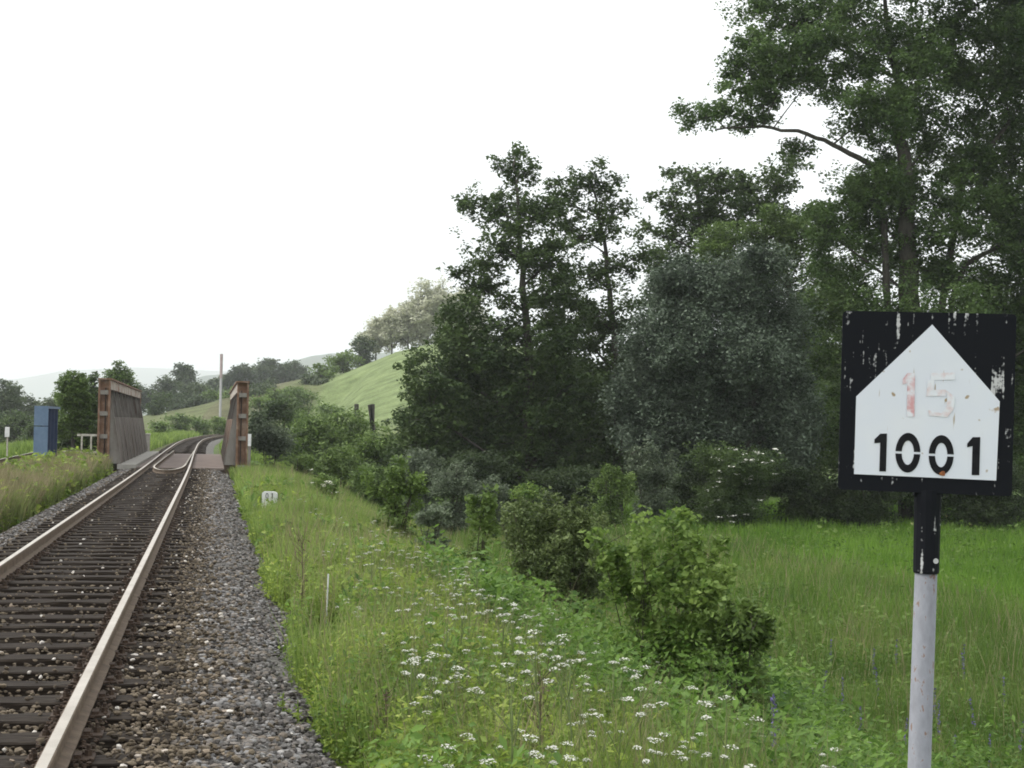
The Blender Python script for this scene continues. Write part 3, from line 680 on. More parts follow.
# ------------------------------------------------------------------ the sign in the foreground
SD = 4.4; pc = at(926.5, 400, SD)
z0 = gz(pc[0], SD); foot = at(917, 800, SD)
sg = empty('railway_sign', (foot[0], SD, z0)); tag(sg, 'black square sign board with a white house shape reading 1001, on a pole', 'sign')
lean = math.radians(1.0)
Bw, Bh = .494, .530
yaw = math.radians(-10)
TL = at(840, 309, SD); ctr = at(926.5, 402.5, SD)
bm = Matrix.Translation(ctr - np.array([foot[0], SD, z0])) @ Matrix.Rotation(yaw, 4, 'Z') @ Matrix.Rotation(lean, 4, 'Y')
def sign_obj(mb, name, m, parent=sg, bevel=0, mtx=True):
    o = mb.obj(name, m, parent, bevel=bevel)
    if mtx: o.matrix_local = bm if parent is sg else Matrix.Identity(4)
    return o
def sgn_black():
    m = mat('sign_black', (.012, .013, .016), .7, spec=.08); nt = m.node_tree; b = nt.nodes['Principled BSDF']
    tc = nt.nodes.new('ShaderNodeTexCoord')
    mp = nt.nodes.new('ShaderNodeMapping'); mp.inputs['Scale'].default_value = (62, 1, 5.0); nt.links.new(tc.outputs['Object'], mp.inputs[0])
    n = nt.nodes.new('ShaderNodeTexNoise'); n.inputs['Scale'].default_value = 1; n.inputs['Detail'].default_value = 3; nt.links.new(mp.outputs[0], n.inputs['Vector'])
    n2 = nt.nodes.new('ShaderNodeTexNoise'); n2.inputs['Scale'].default_value = 9; nt.links.new(tc.outputs['Object'], n2.inputs['Vector'])
    n4 = nt.nodes.new('ShaderNodeTexNoise'); n4.inputs['Scale'].default_value = 90; nt.links.new(tc.outputs['Object'], n4.inputs['Vector'])
    ad = nt.nodes.new('ShaderNodeMath'); ad.operation = 'ADD'; nt.links.new(n.outputs[0], ad.inputs[0])
    mu = nt.nodes.new('ShaderNodeMath'); mu.operation = 'MULTIPLY'; mu.inputs[1].default_value = .7; nt.links.new(n2.outputs[0], mu.inputs[0]); nt.links.new(mu.outputs[0], ad.inputs[1])
    ad2 = nt.nodes.new('ShaderNodeMath'); ad2.operation = 'MULTIPLY_ADD'; ad2.inputs[1].default_value = .35; nt.links.new(n4.outputs[0], ad2.inputs[0]); nt.links.new(ad.outputs[0], ad2.inputs[2])
    r = ramp(nt, [(0, (.012, .013, .016)), (.572, (.010, .011, .014)), (.61, (.5, .5, .5)), (1, (.7, .7, .7))])
    d = nt.nodes.new('ShaderNodeMath'); d.operation = 'DIVIDE'; d.inputs[1].default_value = 2.05; nt.links.new(ad2.outputs[0], d.inputs[0])
    nt.links.new(d.outputs[0], r.inputs[0]); nt.links.new(r.outputs[0], b.inputs['Base Color']); return m
def sgn_white():
    m = mat('sign_white', (.8, .8, .8), .5); nt = m.node_tree; b = nt.nodes['Principled BSDF']
    tc = nt.nodes.new('ShaderNodeTexCoord'); cur = None
    for sc_, st, lo, colr in ((28, (1, 1, 1), .68, (.35, .26, .16)), (1, (70, 1, 7), .70, (.40, .33, .26)), (6, (1, 1, 1), .5, (.72, .74, .77))):
        mp = nt.nodes.new('ShaderNodeMapping'); mp.inputs['Scale'].default_value = st; nt.links.new(tc.outputs['Object'], mp.inputs[0])
        n = nt.nodes.new('ShaderNodeTexNoise'); n.inputs['Scale'].default_value = sc_; n.inputs['Detail'].default_value = 2; nt.links.new(mp.outputs[0], n.inputs['Vector'])
        r = ramp(nt, [(lo, (0, 0, 0)), (lo + (.05 if lo > .5 else .3), (1, 1, 1))]); nt.links.new(n.outputs[0], r.inputs[0])
        mxn = nt.nodes.new('ShaderNodeMix'); mxn.data_type = 'RGBA'
        mxn.inputs[6].default_value = (.68, .71, .77, 1)
        if cur: nt.links.new(cur, mxn.inputs[6])
        mxn.inputs[7].default_value = (*colr, 1); nt.links.new(r.outputs[0], mxn.inputs['Factor']); cur = mxn.outputs[2]
    nt.links.new(cur, b.inputs['Base Color']); return m
M['sign_black'] = sgn_black(); M['sign_white'] = sgn_white()
def uv(x, y):    # crop pixels (3.49 per photo pixel) to board x, z
    u = (x - 60) / 600; tp = 63 + 32 * u; bt = 700 + 18 * u; v = (y - tp) / (bt - tp)
    return (u - .5) * Bw, (.5 - v) * Bh
# board with rounded corners
def rrect(w_, h_, r, n=5):
    P = []
    for cx, cz, a0 in ((w_ / 2 - r, h_ / 2 - r, 0), (-w_ / 2 + r, h_ / 2 - r, 90), (-w_ / 2 + r, -h_ / 2 + r, 180), (w_ / 2 - r, -h_ / 2 + r, 270)):
        for i in range(n): a = math.radians(a0 + 90 * i / (n - 1)); P.append((cx + r * math.cos(a), cz + r * math.sin(a)))
    return P
def plate(P, y0, y1):
    n = len(P); mb = MB(); V = [(x, y0, z_) for x, z_ in P] + [(x, y1, z_) for x, z_ in P]
    mb.add(V, [[i, (i + 1) % n, n + (i + 1) % n, n + i] for i in range(n)], [[0, i + 1, i] for i in range(1, n - 1)] + [[n, n + i, n + i + 1] for i in range(1, n - 1)]); return mb
board = sign_obj(plate(rrect(Bw, Bh, .012), 0, .018), 'board', M['sign_black'], bevel=0)
pent = [uv(*q_) for q_ in ((115, 645), (605, 664), (610, 393), (372, 122), (115, 370))]
def sub(mb, name, m): o = mb.obj(name, m, board); return o
sub(plate(pent, -.003, -.0002), 'white_face', M['sign_white'])
def flat(polys, y=-.0045):
    mb = MB()
    for P in polys:
        V = [(*[uv(*q_)[0]], y, uv(*q_)[1]) for q_ in P]; mb.add(V, [[0, 3, 2, 1]] if len(P) == 4 else None, [[0, 2, 1]] if len(P) == 3 else None)
    return mb
BD = noise_mat('sign_digit', [(.3, (.013, .013, .015)), (.68, (.02, .02, .022)), (.74, (.4, .38, .35))], 45, spec=.08)
sub(flat([[(203, 502), (226, 502), (226, 635), (203, 635)], [(203, 502), (203, 534), (183, 536), (183, 522)]]), 'digit', BD)
sub(flat([[(521, 515), (547, 515), (547, 646), (521, 646)], [(521, 515), (521, 546), (503, 550), (503, 537)]]), 'digit', BD)
for cx, cy in ((300, 569), (415, 577)):
    mb = MB(); bx_, bz_ = uv(cx, cy); ex = Bw / 600; ez = Bh / 628
    ring_digit(mb, bx_, bz_, 43 * ex, 69 * ez, 21 * ex, 42 * ez, -.0045, gap=4 * ez); sub(mb, 'digit', BD)
def faded(name, colr, lo):
    m = mat(name, colr, .6); nt = m.node_tree; b = nt.nodes['Principled BSDF']; tc = nt.nodes.new('ShaderNodeTexCoord')
    n = nt.nodes.new('ShaderNodeTexNoise'); n.inputs['Scale'].default_value = 38; n.inputs['Detail'].default_value = 5; nt.links.new(tc.outputs['Object'], n.inputs['Vector'])
    r = ramp(nt, [(lo, colr), (lo + .22, (.72, .74, .78))]); nt.links.new(n.outputs[0], r.inputs[0]); nt.links.new(r.outputs[0], b.inputs['Base Color']); return m
sub(flat([[(291, 290), (317, 290), (319, 443), (293, 443)], [(291, 290), (291, 326), (275, 330), (275, 312)]]), 'faded_digit', faded('fade_red', (.60, .33, .34), .40))
sub(flat([[(372, 291), (455, 291), (455, 316), (372, 316)], [(362, 316), (385, 316), (382, 372), (358, 372)], [(382, 350), (425, 350), (425, 372), (382, 372)], [(425, 352), (456, 374), (456, 398), (430, 378)],
          [(430, 378), (456, 398), (452, 420), (428, 410)], [(428, 410), (452, 420), (432, 446), (412, 432)], [(412, 432), (432, 446), (370, 440), (366, 420)]]), 'faded_digit', faded('fade_pink', (.66, .54, .54), .33))
# rust spot near the bottom edge
mb = MB(); bx_, bz_ = uv(421, 641); an = np.linspace(0, 2 * np.pi, 15)[:-1]; rr = .008 * rng.uniform(.7, 1.25, 14)
V = [(bx_, -.0062, bz_)] + [(bx_ + r_ * 1.25 * math.cos(a_), -.0055, bz_ + r_ * .9 * math.sin(a_)) for r_, a_ in zip(rr, an)]
mb.add(V, None, [[0, (i + 1) % 14 + 1, i + 1] for i in range(14)]); sub(mb, 'rust_spot', noise_mat('rustspot', [(.4, (.16, .06, .03)), (.7, (.45, .16, .05))], 60))
# sleeve and pole
def pxp(px, py): return at(px, py, SD + .03) - np.array([foot[0], SD, z0])
s0_, s1_, s2_ = pxp(928, 490), pxp(926, 573), pxp(917, 830)
s2b = s1_ + (s2_ - s1_) * ((-.15 - s1_[2]) / (s2_[2] - s1_[2]))
def pole_white():
    m = noise_mat('pole_paint', [(.25, (.155, .16, .175)), (.6, (.205, .215, .235)), (.60, (.205, .215, .235)), (.64, (.15, .095, .07))], 40, 3, rough=.6, stretch=(1, 1, .45)); return m
kk = SD / FPX
mb = MB(); mb.tube([s1_ + (s0_ - s1_) * t for t in (0, .02, .75, .87, 1.0)], [12.2 * kk, 12.8 * kk, 13.2 * kk, 13.6 * kk, 13.2 * kk], 16)
mb.obj('sleeve', M['sign_black'], sg, smooth=False)
mb = MB(); mb.box(-.042, .042, -.012, .01, -.02, .07, np.array(Matrix.Translation(Vector(s0_) + Vector((0, 0, 0))))); mb.obj('bracket', M['sign_black'], sg, bevel=.004)
mb = MB(); mb.tube([s2b, s1_], [12.0 * kk, 11.0 * kk], 20); mb.obj('pole', pole_white(), sg, smooth=True)
bp_ = pxp(932.5, 560); mb = MB(); mb.tube([bp_ + [0, -.036, 0], bp_ + [0, -.028, 0]], .008, 10); mb.obj('bolt', mat('bolt_grey', (.5, .5, .5), .5), sg)
# ------------------------------------------------------------------ VEGETATION
exec_marker = 0
# --- big trees of the wood
wood('alder_tree', 'tall dark alder with an open pointed top, leftmost of the wood', 525, 66,
     [(515, 172, 16, 20), (490, 205, 24, 17), (532, 215, 28, 20), (505, 248, 34, 20), (552, 262, 24, 18), (485, 285, 30, 22), (540, 300, 32, 22), (515, 335, 50, 28), (462, 335, 26, 24), (450, 375, 38, 30), (505, 385, 55, 38),
      (430, 415, 30, 28), (480, 440, 60, 40), (560, 385, 36, 36), (555, 440, 45, 45), (430, 455, 28, 26), (415, 440, 16, 20), (520, 475, 60, 28)],
     [[(532, 505, 7), (530, 400, 5), (525, 300, 3.4), (517, 200, 1.5), (515, 158, .7)]], 'leaf_alder', cover=2.5, twigs=6, rys=1.4, rxs=1.35, flat=.8, shell=.6)
wood('alder_tree', 'slender alder with layered open branches, right of the tallest alder', 612, 70,
     [(590, 183, 22, 14), (562, 200, 24, 13), (608, 218, 24, 13), (578, 236, 28, 12), (622, 262, 22, 12), (588, 275, 28, 14), (565, 300, 24, 14), (610, 312, 32, 14), (590, 345, 34, 20), (605, 380, 36, 28), (590, 425, 40, 36), (600, 470, 45, 30)],
     [[(618, 503, 6), (617, 400, 4.4), (611, 300, 2.8), (598, 215, 1.4), (590, 170, .7)]], 'leaf_alder', cover=2.1, twigs=6, rys=1.5, rxs=1.4, flat=.8, shell=.6)
wood('alder_tree', 'open crowned tree rising behind the grey willow', 700, 82,
     [(693, 178, 22, 15), (672, 205, 22, 11), (722, 188, 24, 14), (700, 215, 26, 12), (752, 190, 28, 16), (665, 235, 26, 12), (735, 225, 30, 16), (785, 172, 26, 14), (690, 258, 30, 13), (770, 215, 30, 18), (655, 270, 22, 12), (700, 290, 34, 18), (650, 300, 20, 12)],
     [[(712, 500, 8), (708, 350, 6), (702, 230, 3), (695, 168, 1)], [(760, 500, 6), (758, 350, 5), (762, 210, 2)]], 'leaf_alder', cover=2.1, twigs=6, rys=1.5, rxs=1.4, flat=.8, shell=.6)
wood('willow_tree', 'soft feathery mid green tree between the willow and the big tree', 790, 74,
     [(735, 240, 34, 20), (775, 232, 30, 24), (720, 262, 28, 18), (770, 275, 40, 28), (810, 235, 34, 28), (830, 290, 30, 36), (805, 330, 40, 45), (835, 390, 40, 50), (800, 440, 50, 50)],
     [[(800, 503, 9), (800, 400, 7), (790, 300, 4), (780, 240, 2)]], 'leaf_mid', cover=3.4, twigs=6, leafpx=2.7)
wood('willow_tree', 'broad rounded silvery grey willow in the middle of the wood', 715, 62,
     [(700, 300, 46, 34), (745, 285, 44, 30), (665, 335, 42, 38), (715, 350, 60, 45), (775, 330, 42, 45), (640, 385, 30, 36), (690, 405, 60, 48), (755, 400, 55, 50), (650, 430, 36, 34), (720, 455, 70, 36), (790, 420, 36, 50), (680, 275, 26, 20)],
     [[(735, 505, 10), (730, 430, 8), (715, 350, 4)], [(732, 505, 7), (755, 400, 5), (760, 320, 2)]], 'leaf_willow', cover=6.0, leafpx=2.9, clump_px=12, twigs=3, flat=.8, shell=.4, rxs=1.08, rys=1.1)
wood('oak_tree', 'towering broadleaf tree behind the sign, its top cut by the frame', 915, 65,
     [(758, 8, 32, 20), (738, 62, 22, 14), (790, 70, 40, 24), (880, 40, 60, 36), (800, 22, 42, 24), (845, -20, 70, 36), (765, 55, 34, 18), (750, 92, 34, 14), (708, 114, 28, 12), (745, 118, 28, 10), (815, 75, 46, 24), (900, 95, 58, 34), (950, 30, 60, 44), (1000, 80, 50, 44), (860, 125, 34, 18), (930, 145, 52, 34), (1010, 155, 46, 40),
      (880, 180, 28, 26), (950, 205, 58, 34), (880, 225, 36, 24), (1020, 230, 46, 40), (830, 235, 34, 22), (860, 200, 40, 26), (800, 150, 18, 8), (900, 260, 56, 30), (985, 285, 56, 40), (840, 290, 42, 30), (910, 320, 66, 36), (1010, 345, 50, 46), (850, 350, 46, 40), (940, 390, 80, 46), (860, 430, 60, 46), (1020, 430, 60, 60), (940, 460, 80, 36), (985, 180, 40, 30), (1060, 60, 60, 60), (1090, 180, 60, 70), (1080, 320, 70, 70), (930, -60, 90, 45), (1040, -30, 60, 50)],
     [[(920, 505, 14), (918, 400, 12), (912, 290, 10), (905, 180, 7.5), (895, 90, 4), (885, 0, 2)], [(907, 205, 4.5), (880, 172, 3.2), (840, 146, 2.4), (800, 132, 1.9), (760, 126, 1.5), (715, 130, .9)], [(912, 260, 5), (960, 185, 3.2), (1010, 120, 2)], [(915, 300, 5), (960, 265, 3), (1010, 240, 1.6)]],
     'leaf_big', cover=3.3, twigs=5, leafpx=3.3, rys=1.3, rxs=1.12, flat=.8, shell=.6)
wood('oak_tree', 'dark broadleaf tree half hidden at the right edge of the wood', 1060, 72,
     [(1040, 250, 50, 40), (1100, 300, 60, 60), (1030, 360, 60, 60), (1110, 420, 70, 70), (1030, 450, 60, 45), (1160, 350, 60, 80)],
     [[(1065, 505, 12), (1062, 400, 10), (1055, 260, 5)]], 'leaf_dark', cover=3.2, twigs=6)
# back row that closes the wood
back = [(440, 88, 385, 36), (500, 90, 350, 46), (570, 92, 345, 44), (640, 92, 350, 46), (720, 94, 330, 50), (800, 92, 320, 50), (880, 92, 310, 56), (960, 92, 310, 56), (1040, 92, 300, 56), (1130, 92, 300, 60)]
for i, (px, Yd, pt, r) in enumerate(back):
    wood('background_tree', 'shadowy tree deep in the wood, number unseen behind the front row', px, Yd,
         [(px, pt + r * .8, r, r * .8), (px - r * .5, pt + r * 1.6, r, r), (px + r * .5, pt + r * 1.7, r, r), (px, 500 - r * .9, r * 1.2, r)],
         [[(px, 500, 6), (px, pt + r, 3)]], 'leaf_dark', cover=3.0, leafpx=4.2, clump_px=14, twigs=3, group='shadowy trees deep in the wood')
for o in bpy.data.objects:
    if o.name.startswith('background_tree'): o['label'] = 'shadowy dark tree standing deep in the wood behind the front row'

def bush(name, label, px, py, rx, ry, Yd, lm, leafpx=None, cover=3.5, group=None, flowers=None, stems=7, upb=.4, cat='bush', sub=None, clump=None, twigs=4, flat=.7, shoots=0, loose=0):
    k = Yd / FPX; p = at(px, py, Yd); zb = gz(p[0], Yd)
    leafpx = leafpx or max(2.2, .055 / k)
    B = []; n = sub or 7
    for i in range(n):
        a = rng.uniform(0, 6.28); rr_ = rng.uniform(.15, .62 + .25 * loose); f = rng.uniform(.38 - .14 * loose, .6 - .2 * loose)
        B.append((p[0] + math.cos(a) * rr_ * rx * k, Yd + rng.uniform(-.55, .55) * rx * k, p[2] + math.sin(a) * rr_ * ry * k, rx * k * f, rx * k * f, ry * k * f))
    for i in range(shoots):
        sx = rng.uniform(-.85, .85); hh = rng.uniform(.6, 1.2) * (1.15 - .5 * abs(sx)); yy = Yd + rng.uniform(-.4, .4) * rx * k
        for q_ in np.linspace(.35, 1, 4):
            B.append((p[0] + sx * rx * k * (.6 + .4 * q_), yy, p[2] + hh * ry * k * q_, rx * k * (.20 - .11 * q_), rx * k * (.20 - .11 * q_), ry * k * .15))
    # foot of the crown down to the ground
    if p[2] - ry * k > zb + .15:
        hgt = p[2] - zb
        for i in range(3): B.append((p[0] + rng.uniform(-.3, .3) * rx * k, Yd, zb + hgt * .4, rx * k * .55, rx * k * .55, hgt * .38))
    return build_plant(name, label, cat, (p[0], Yd, zb), B, [], lm, leafpx * k, cover, (clump or max(7, .1 / k)) * k, group, limb_r=max(.007, .9 * k), stems=stems, twigs=twigs, trunk_name='stems', crown_name='foliage', flowers=flowers, flat=flat, upb=upb, bark='twig')
# undergrowth along the edge of the wood
bush('undergrowth_bush', 'dark bush closing the gap left of the white flowering elder', 695, 484, 34, 22, 60, 'leaf_dark')
bush('undergrowth_bush', 'dark bush filling the gap just left of the sign board foot', 832, 488, 26, 20, 61, 'leaf_dark')
bush('elder_bush', 'elder bush with creamy white flower heads at the edge of the wood', 735, 470, 55, 28, 58, 'leaf_alder', flowers=(44, .17, 'petal'), stems=6)
bush('undergrowth_bush', 'grey green sapling right of the alders at the edge of the wood', 652, 478, 26, 30, 56, 'leaf_grey', loose=1, shoots=6, sub=12)
bush('undergrowth_bush', 'yellow green bush on the meadow edge left of the elder', 613, 487, 24, 17, 54, 'leaf_bush', loose=1, shoots=6, sub=12)
bush('undergrowth_bush', 'low bright green bush on the meadow edge under the slender alder', 527, 492, 18, 9, 52, 'leaf_bright')
bush('willow_bush', 'grey green willow bush in front of the tallest alder', 452, 488, 30, 22, 48, 'leaf_grey', loose=1, shoots=6, sub=12)
bush('willow_bush', 'small grey willow bush beside the bigger willow bush', 492, 490, 18, 16, 50, 'leaf_grey')
bush('undergrowth_bush', 'dark bush at the foot of the big tree behind the sign', 870, 478, 50, 26, 60, 'leaf_dark')
bush('undergrowth_bush', 'dark bush at the right edge under the big tree', 985, 480, 60, 26, 60, 'leaf_dark')
bush('undergrowth_bush', 'dark bush under the grey willow left of the sign', 800, 482, 40, 22, 60, 'leaf_dark')
bush('undergrowth_bush', 'dark bush under the alders at the edge of the wood', 570, 478, 50, 22, 60, 'leaf_dark')
bush('undergrowth_bush', 'dark shaded bush at the left foot of the wood', 480, 470, 50, 26, 62, 'leaf_dark')
# embankment shrubs
bush('young_tree', 'bright leafy young elder on the slope beside the meadow', 662, 608, 78, 84, 13.2, 'leaf_bright', leafpx=6.6, cover=1.7, stems=16, sub=20, clump=12, twigs=8, loose=1, shoots=12, cat='shrub')
bush('young_tree', 'loose leafy sapling beside the bright young elder, on its right', 738, 655, 42, 46, 12.6, 'leaf_bush', leafpx=6.5, cover=1.6, stems=12, sub=11, clump=11, twigs=8, loose=1, shoots=9, cat='shrub')
bush('young_tree', 'narrow leafy tip shoot rising above the bright young elder', 683, 540, 22, 34, 13.6, 'leaf_bright', leafpx=6.5, cover=1.8, stems=5, sub=6, clump=11, twigs=6, cat='shrub')
bush('hawthorn_shrub', 'dark fine leaved thorn shrub on the slope left of the young elder', 558, 558, 66, 54, 19, 'leaf_thorn', leafpx=3.2, cover=2.3, stems=18, sub=20, clump=7, twigs=3, loose=.7, shoots=14, cat='shrub')
bush('sapling', 'slender upright sapling on the slope with a leafy column', 480, 533, 15, 38, 22, 'leaf_bush', leafpx=4.5, cover=2.4, stems=6, sub=8, clump=8, loose=1, shoots=4, cat='sapling')
bush('sapling', 'bushy light green sapling above the white flowers near the bank top', 392, 500, 32, 32, 28, 'leaf_bush', leafpx=4, cover=2.4, stems=9, sub=10, clump=8, loose=1, shoots=7, cat='sapling')
bush('flowering_bush', 'small bush with pale blossom on the bank top beside the distance stone', 328, 485, 20, 12, 36, 'leaf_bush', flowers=(30, .07, 'petal_far'), cover=2.5)
bush('sapling', 'low green shrub half hidden in the flowers beneath the saplings', 432, 515, 24, 16, 27, 'leaf_grey', leafpx=3.2, cover=2.5, cat='shrub')
# shrubs by the creek and on the slopes
creek = [(318, 442, 30, 30, 92, 'leaf_bush', 'rounded green bush right of the bridge below the field'), (352, 430, 32, 28, 100, 'leaf_bush', 'dense green bush in the creek hollow under the pale field'),
         (278, 414, 20, 17, 110, 'leaf_alder', 'dark round bush just right of the bridge'), (270, 440, 24, 20, 72, 'leaf_grey', 'grey green bush standing beside the right girder'),
         (300, 428, 22, 20, 120, 'leaf_mid', 'green bush behind the dark round one near the bridge'), (378, 452, 30, 26, 84, 'leaf_bush', 'leafy bush left of the tall alder'),
         (345, 465, 34, 20, 66, 'leaf_bush', 'low bush on the creek bank'), (420, 470, 34, 26, 62, 'leaf_grey', 'grey green bush at the left foot of the alder'),
         (300, 465, 22, 12, 60, 'leaf_bush', 'low bright bush on the bank right of the bridge'), (375, 478, 26, 18, 54, 'leaf_mid', 'small bush below the creek bank'), (258, 425, 14, 14, 100, 'leaf_far', 'small bush seen just behind the right girder'),
         (330, 410, 22, 7, 150, 'leaf_mid', 'flat topped hedge at the foot of the pale field'), (366, 424, 24, 4, 128, 'leaf_bush', 'low hedge beneath the three field posts')]
for (px, py, rx, ry, Yd, lm, lab) in creek: bush('creek_bush', lab, px, py, rx, ry, Yd, lm, cover=3.4, leafpx=2.6, stems=5, clump=8, twigs=2, cat='bush')
far = [(221, 424, 13, 12, 185, 'leaf_bush', 'bush at the foot of the tall concrete pole'), (200, 425, 10, 7, 178, 'leaf_mid', 'small round bush on the slope above the curving rails'), (162, 426, 12, 7, 160, 'leaf_bush', 'low scrub on the slope beyond the left girder'), (181, 418, 16, 5, 190, 'leaf_mid', 'flat scrub along the slope above the curve'), (362, 347, 16, 11, 262, 'leaf_far', 'dark bush on the shoulder of the pale field'), (345, 360, 18, 8, 255, 'leaf_bush', 'low scrub along the left edge of the pale field'), (322, 372, 18, 9, 250, 'leaf_bush', 'scrub lower down the field edge'),
       (312, 382, 18, 8, 238, 'leaf_far', 'scrub above the bridge bushes'), (285, 395, 22, 10, 225, 'leaf_bush', 'scrub on the hillside right of the right girder'), (255, 392, 24, 11, 232, 'leaf_far', 'scrub on the hillside behind the right girder'),
       (300, 398, 20, 10, 205, 'leaf_mid', 'scrub below the field corner'), (262, 405, 18, 9, 205, 'leaf_bush', 'scrub directly behind the right girder top'), (238, 398, 22, 9, 240, 'leaf_bush', 'scrub left of the right girder top'), (198, 402, 18, 10, 245, 'leaf_far', 'scrub left of the tall concrete pole'),
       (178, 402, 20, 12, 250, 'leaf_far', 'dark scrub between the bridge girders'), (158, 404, 16, 14, 235, 'leaf_alder', 'dark rounded bush right of the left girder'), (210, 395, 14, 7, 262, 'leaf_mid', 'pale scrub beside the tall concrete pole')]
for (px, py, rx, ry, Yd, lm, lab) in far: bush('hillside_bush', lab, px, py, rx, ry, Yd, lm, cover=3.2, leafpx=2.4, stems=4, clump=6, twigs=1, cat='bush')
# trees on the hill and far trees
def ftree(name, lab, px, py, rx, ry, Yd, lm, group=None, cover=2.8, nb=6, tr=1.6, trunk=True, leafpx=2.3):
    L_ = []
    for sx in (-.45, .1, .5): L_.append((px + sx * rx, py + ry * .85, rx * .5, ry * .55))
    for i in range(nb):
        a = rng.uniform(0, 6.28); q_ = rng.uniform(.1, .6); f = rng.uniform(.38, .6)
        L_.append((px + math.cos(a) * rx * q_, py + math.sin(a) * ry * q_, rx * f, ry * f))
    wood(name, lab, px, Yd, L_, [[(px, py + ry * 1.5, tr), (px, py + ry * .4, tr * .7), (px, py - ry * .2, tr * .4)]], lm, leafpx=leafpx, cover=cover, clump_px=6, twigs=4, group=group)
for i, (px, py, rx, ry) in enumerate([(376, 334, 20, 15), (392, 325, 18, 18), (408, 318, 22, 22), (428, 312, 24, 26), (446, 310, 22, 28), (366, 342, 12, 10), (470, 315, 24, 28)]):
    ftree('acacia_tree', ['pale blossoming acacia near the left of the hilltop row', 'pale acacia second from the left tip of the row', 'pale acacia with a gap in its crown on the hilltop', 'tall pale acacia near the alder', 'pale acacia partly behind the alder', 'smallest pale acacia at the left tip of the hilltop row', 'pale acacia hidden mostly behind the alder'][i], px, py - 2, rx * 1.1, ry, 268, 'leaf_pale', cover=1.7, nb=9, tr=.9)
for (px, py, rx, ry, Yd, lm, lab) in [
    (292, 373, 20, 13, 400, 'leaf_far', 'rounded far tree at the right end of the distant row'), (272, 371, 17, 12, 400, 'leaf_far', 'far tree in the middle of the distant row'), (256, 375, 15, 12, 390, 'leaf_far', 'far tree left of the middle of the distant row'),
    (243, 375, 14, 12, 380, 'leaf_far', 'far tree above the right girder'), (231, 380, 12, 11, 380, 'leaf_far', 'far tree right of the tall concrete pole'), (306, 380, 12, 9, 400, 'leaf_far', 'last low tree of the distant row below the blue hill'), (216, 384, 9, 7, 380, 'leaf_far', 'dark far tree just behind the tall concrete pole'),
    (183, 375, 13, 12, 330, 'leaf_far', 'lone airy tree standing above the bridge opening'), (190, 392, 18, 10, 300, 'leaf_far', 'far tree below the lone airy tree'), (168, 390, 16, 12, 320, 'leaf_far', 'bluish far tree right of the left girder'), (150, 392, 16, 14, 330, 'leaf_far', 'bluish far tree behind the left girder end'), (205, 392, 14, 8, 320, 'leaf_far', 'low far tree left of the tall concrete pole'),
    (8, 400, 26, 24, 200, 'leaf_far', 'dark tree at the left edge of the picture'), (30, 408, 20, 18, 215, 'leaf_far', 'tree right of the left edge tree, behind the blue girder'), (50, 405, 16, 18, 210, 'leaf_far', 'tree above the blue girder'), (18, 425, 30, 16, 160, 'leaf_alder', 'dark low tree beyond the small white board'), (-30, 405, 30, 30, 200, 'leaf_far', 'tree just outside the left edge'),
    (50, 428, 26, 16, 150, 'leaf_alder', 'dark low tree behind the blue girder')]:
    ftree('far_tree', lab, px, py, rx, ry, Yd, lm)
ftree('creek_tree', 'bushy tree growing between the two bridges', 74, 400, 27, 30, 64, 'leaf_mid', nb=10, tr=3, cover=2.8, leafpx=2.7)
ftree('creek_tree', 'dark lower tree between the two bridges behind the handrail', 80, 434, 30, 26, 68, 'leaf_alder', nb=8, tr=3, cover=3.2, leafpx=2.7)
ftree('creek_tree', 'round topped tree rising behind the left girder', 120, 380, 17, 17, 120, 'leaf_mid', nb=7, tr=2)
ftree('creek_tree', 'dark narrow tree close behind the left end post of the bridge', 94, 405, 13, 34, 84, 'leaf_alder', nb=8, tr=2, leafpx=2.7)
# three posts in the field
for i, (px, lab) in enumerate(((356.5, 'broad dark post at the field foot, leftmost of three'), (372.5, 'dark post at the field foot, middle of three'), (380.5, 'leaning dark post at the field foot, rightmost of three'))):
    p = at(px, 410, 112); z = gz(p[0], 116); t = at(px, 404, 112)[2]; o = MB().box(-.16, .16, -.12, .12, -.3, t - z).obj('fence_post', M['bark'], None, loc=(p[0], 112, z), bevel=.03)
    o.rotation_euler = (0, (0, 0, -.15)[i], 0); tag(o, lab, 'post')

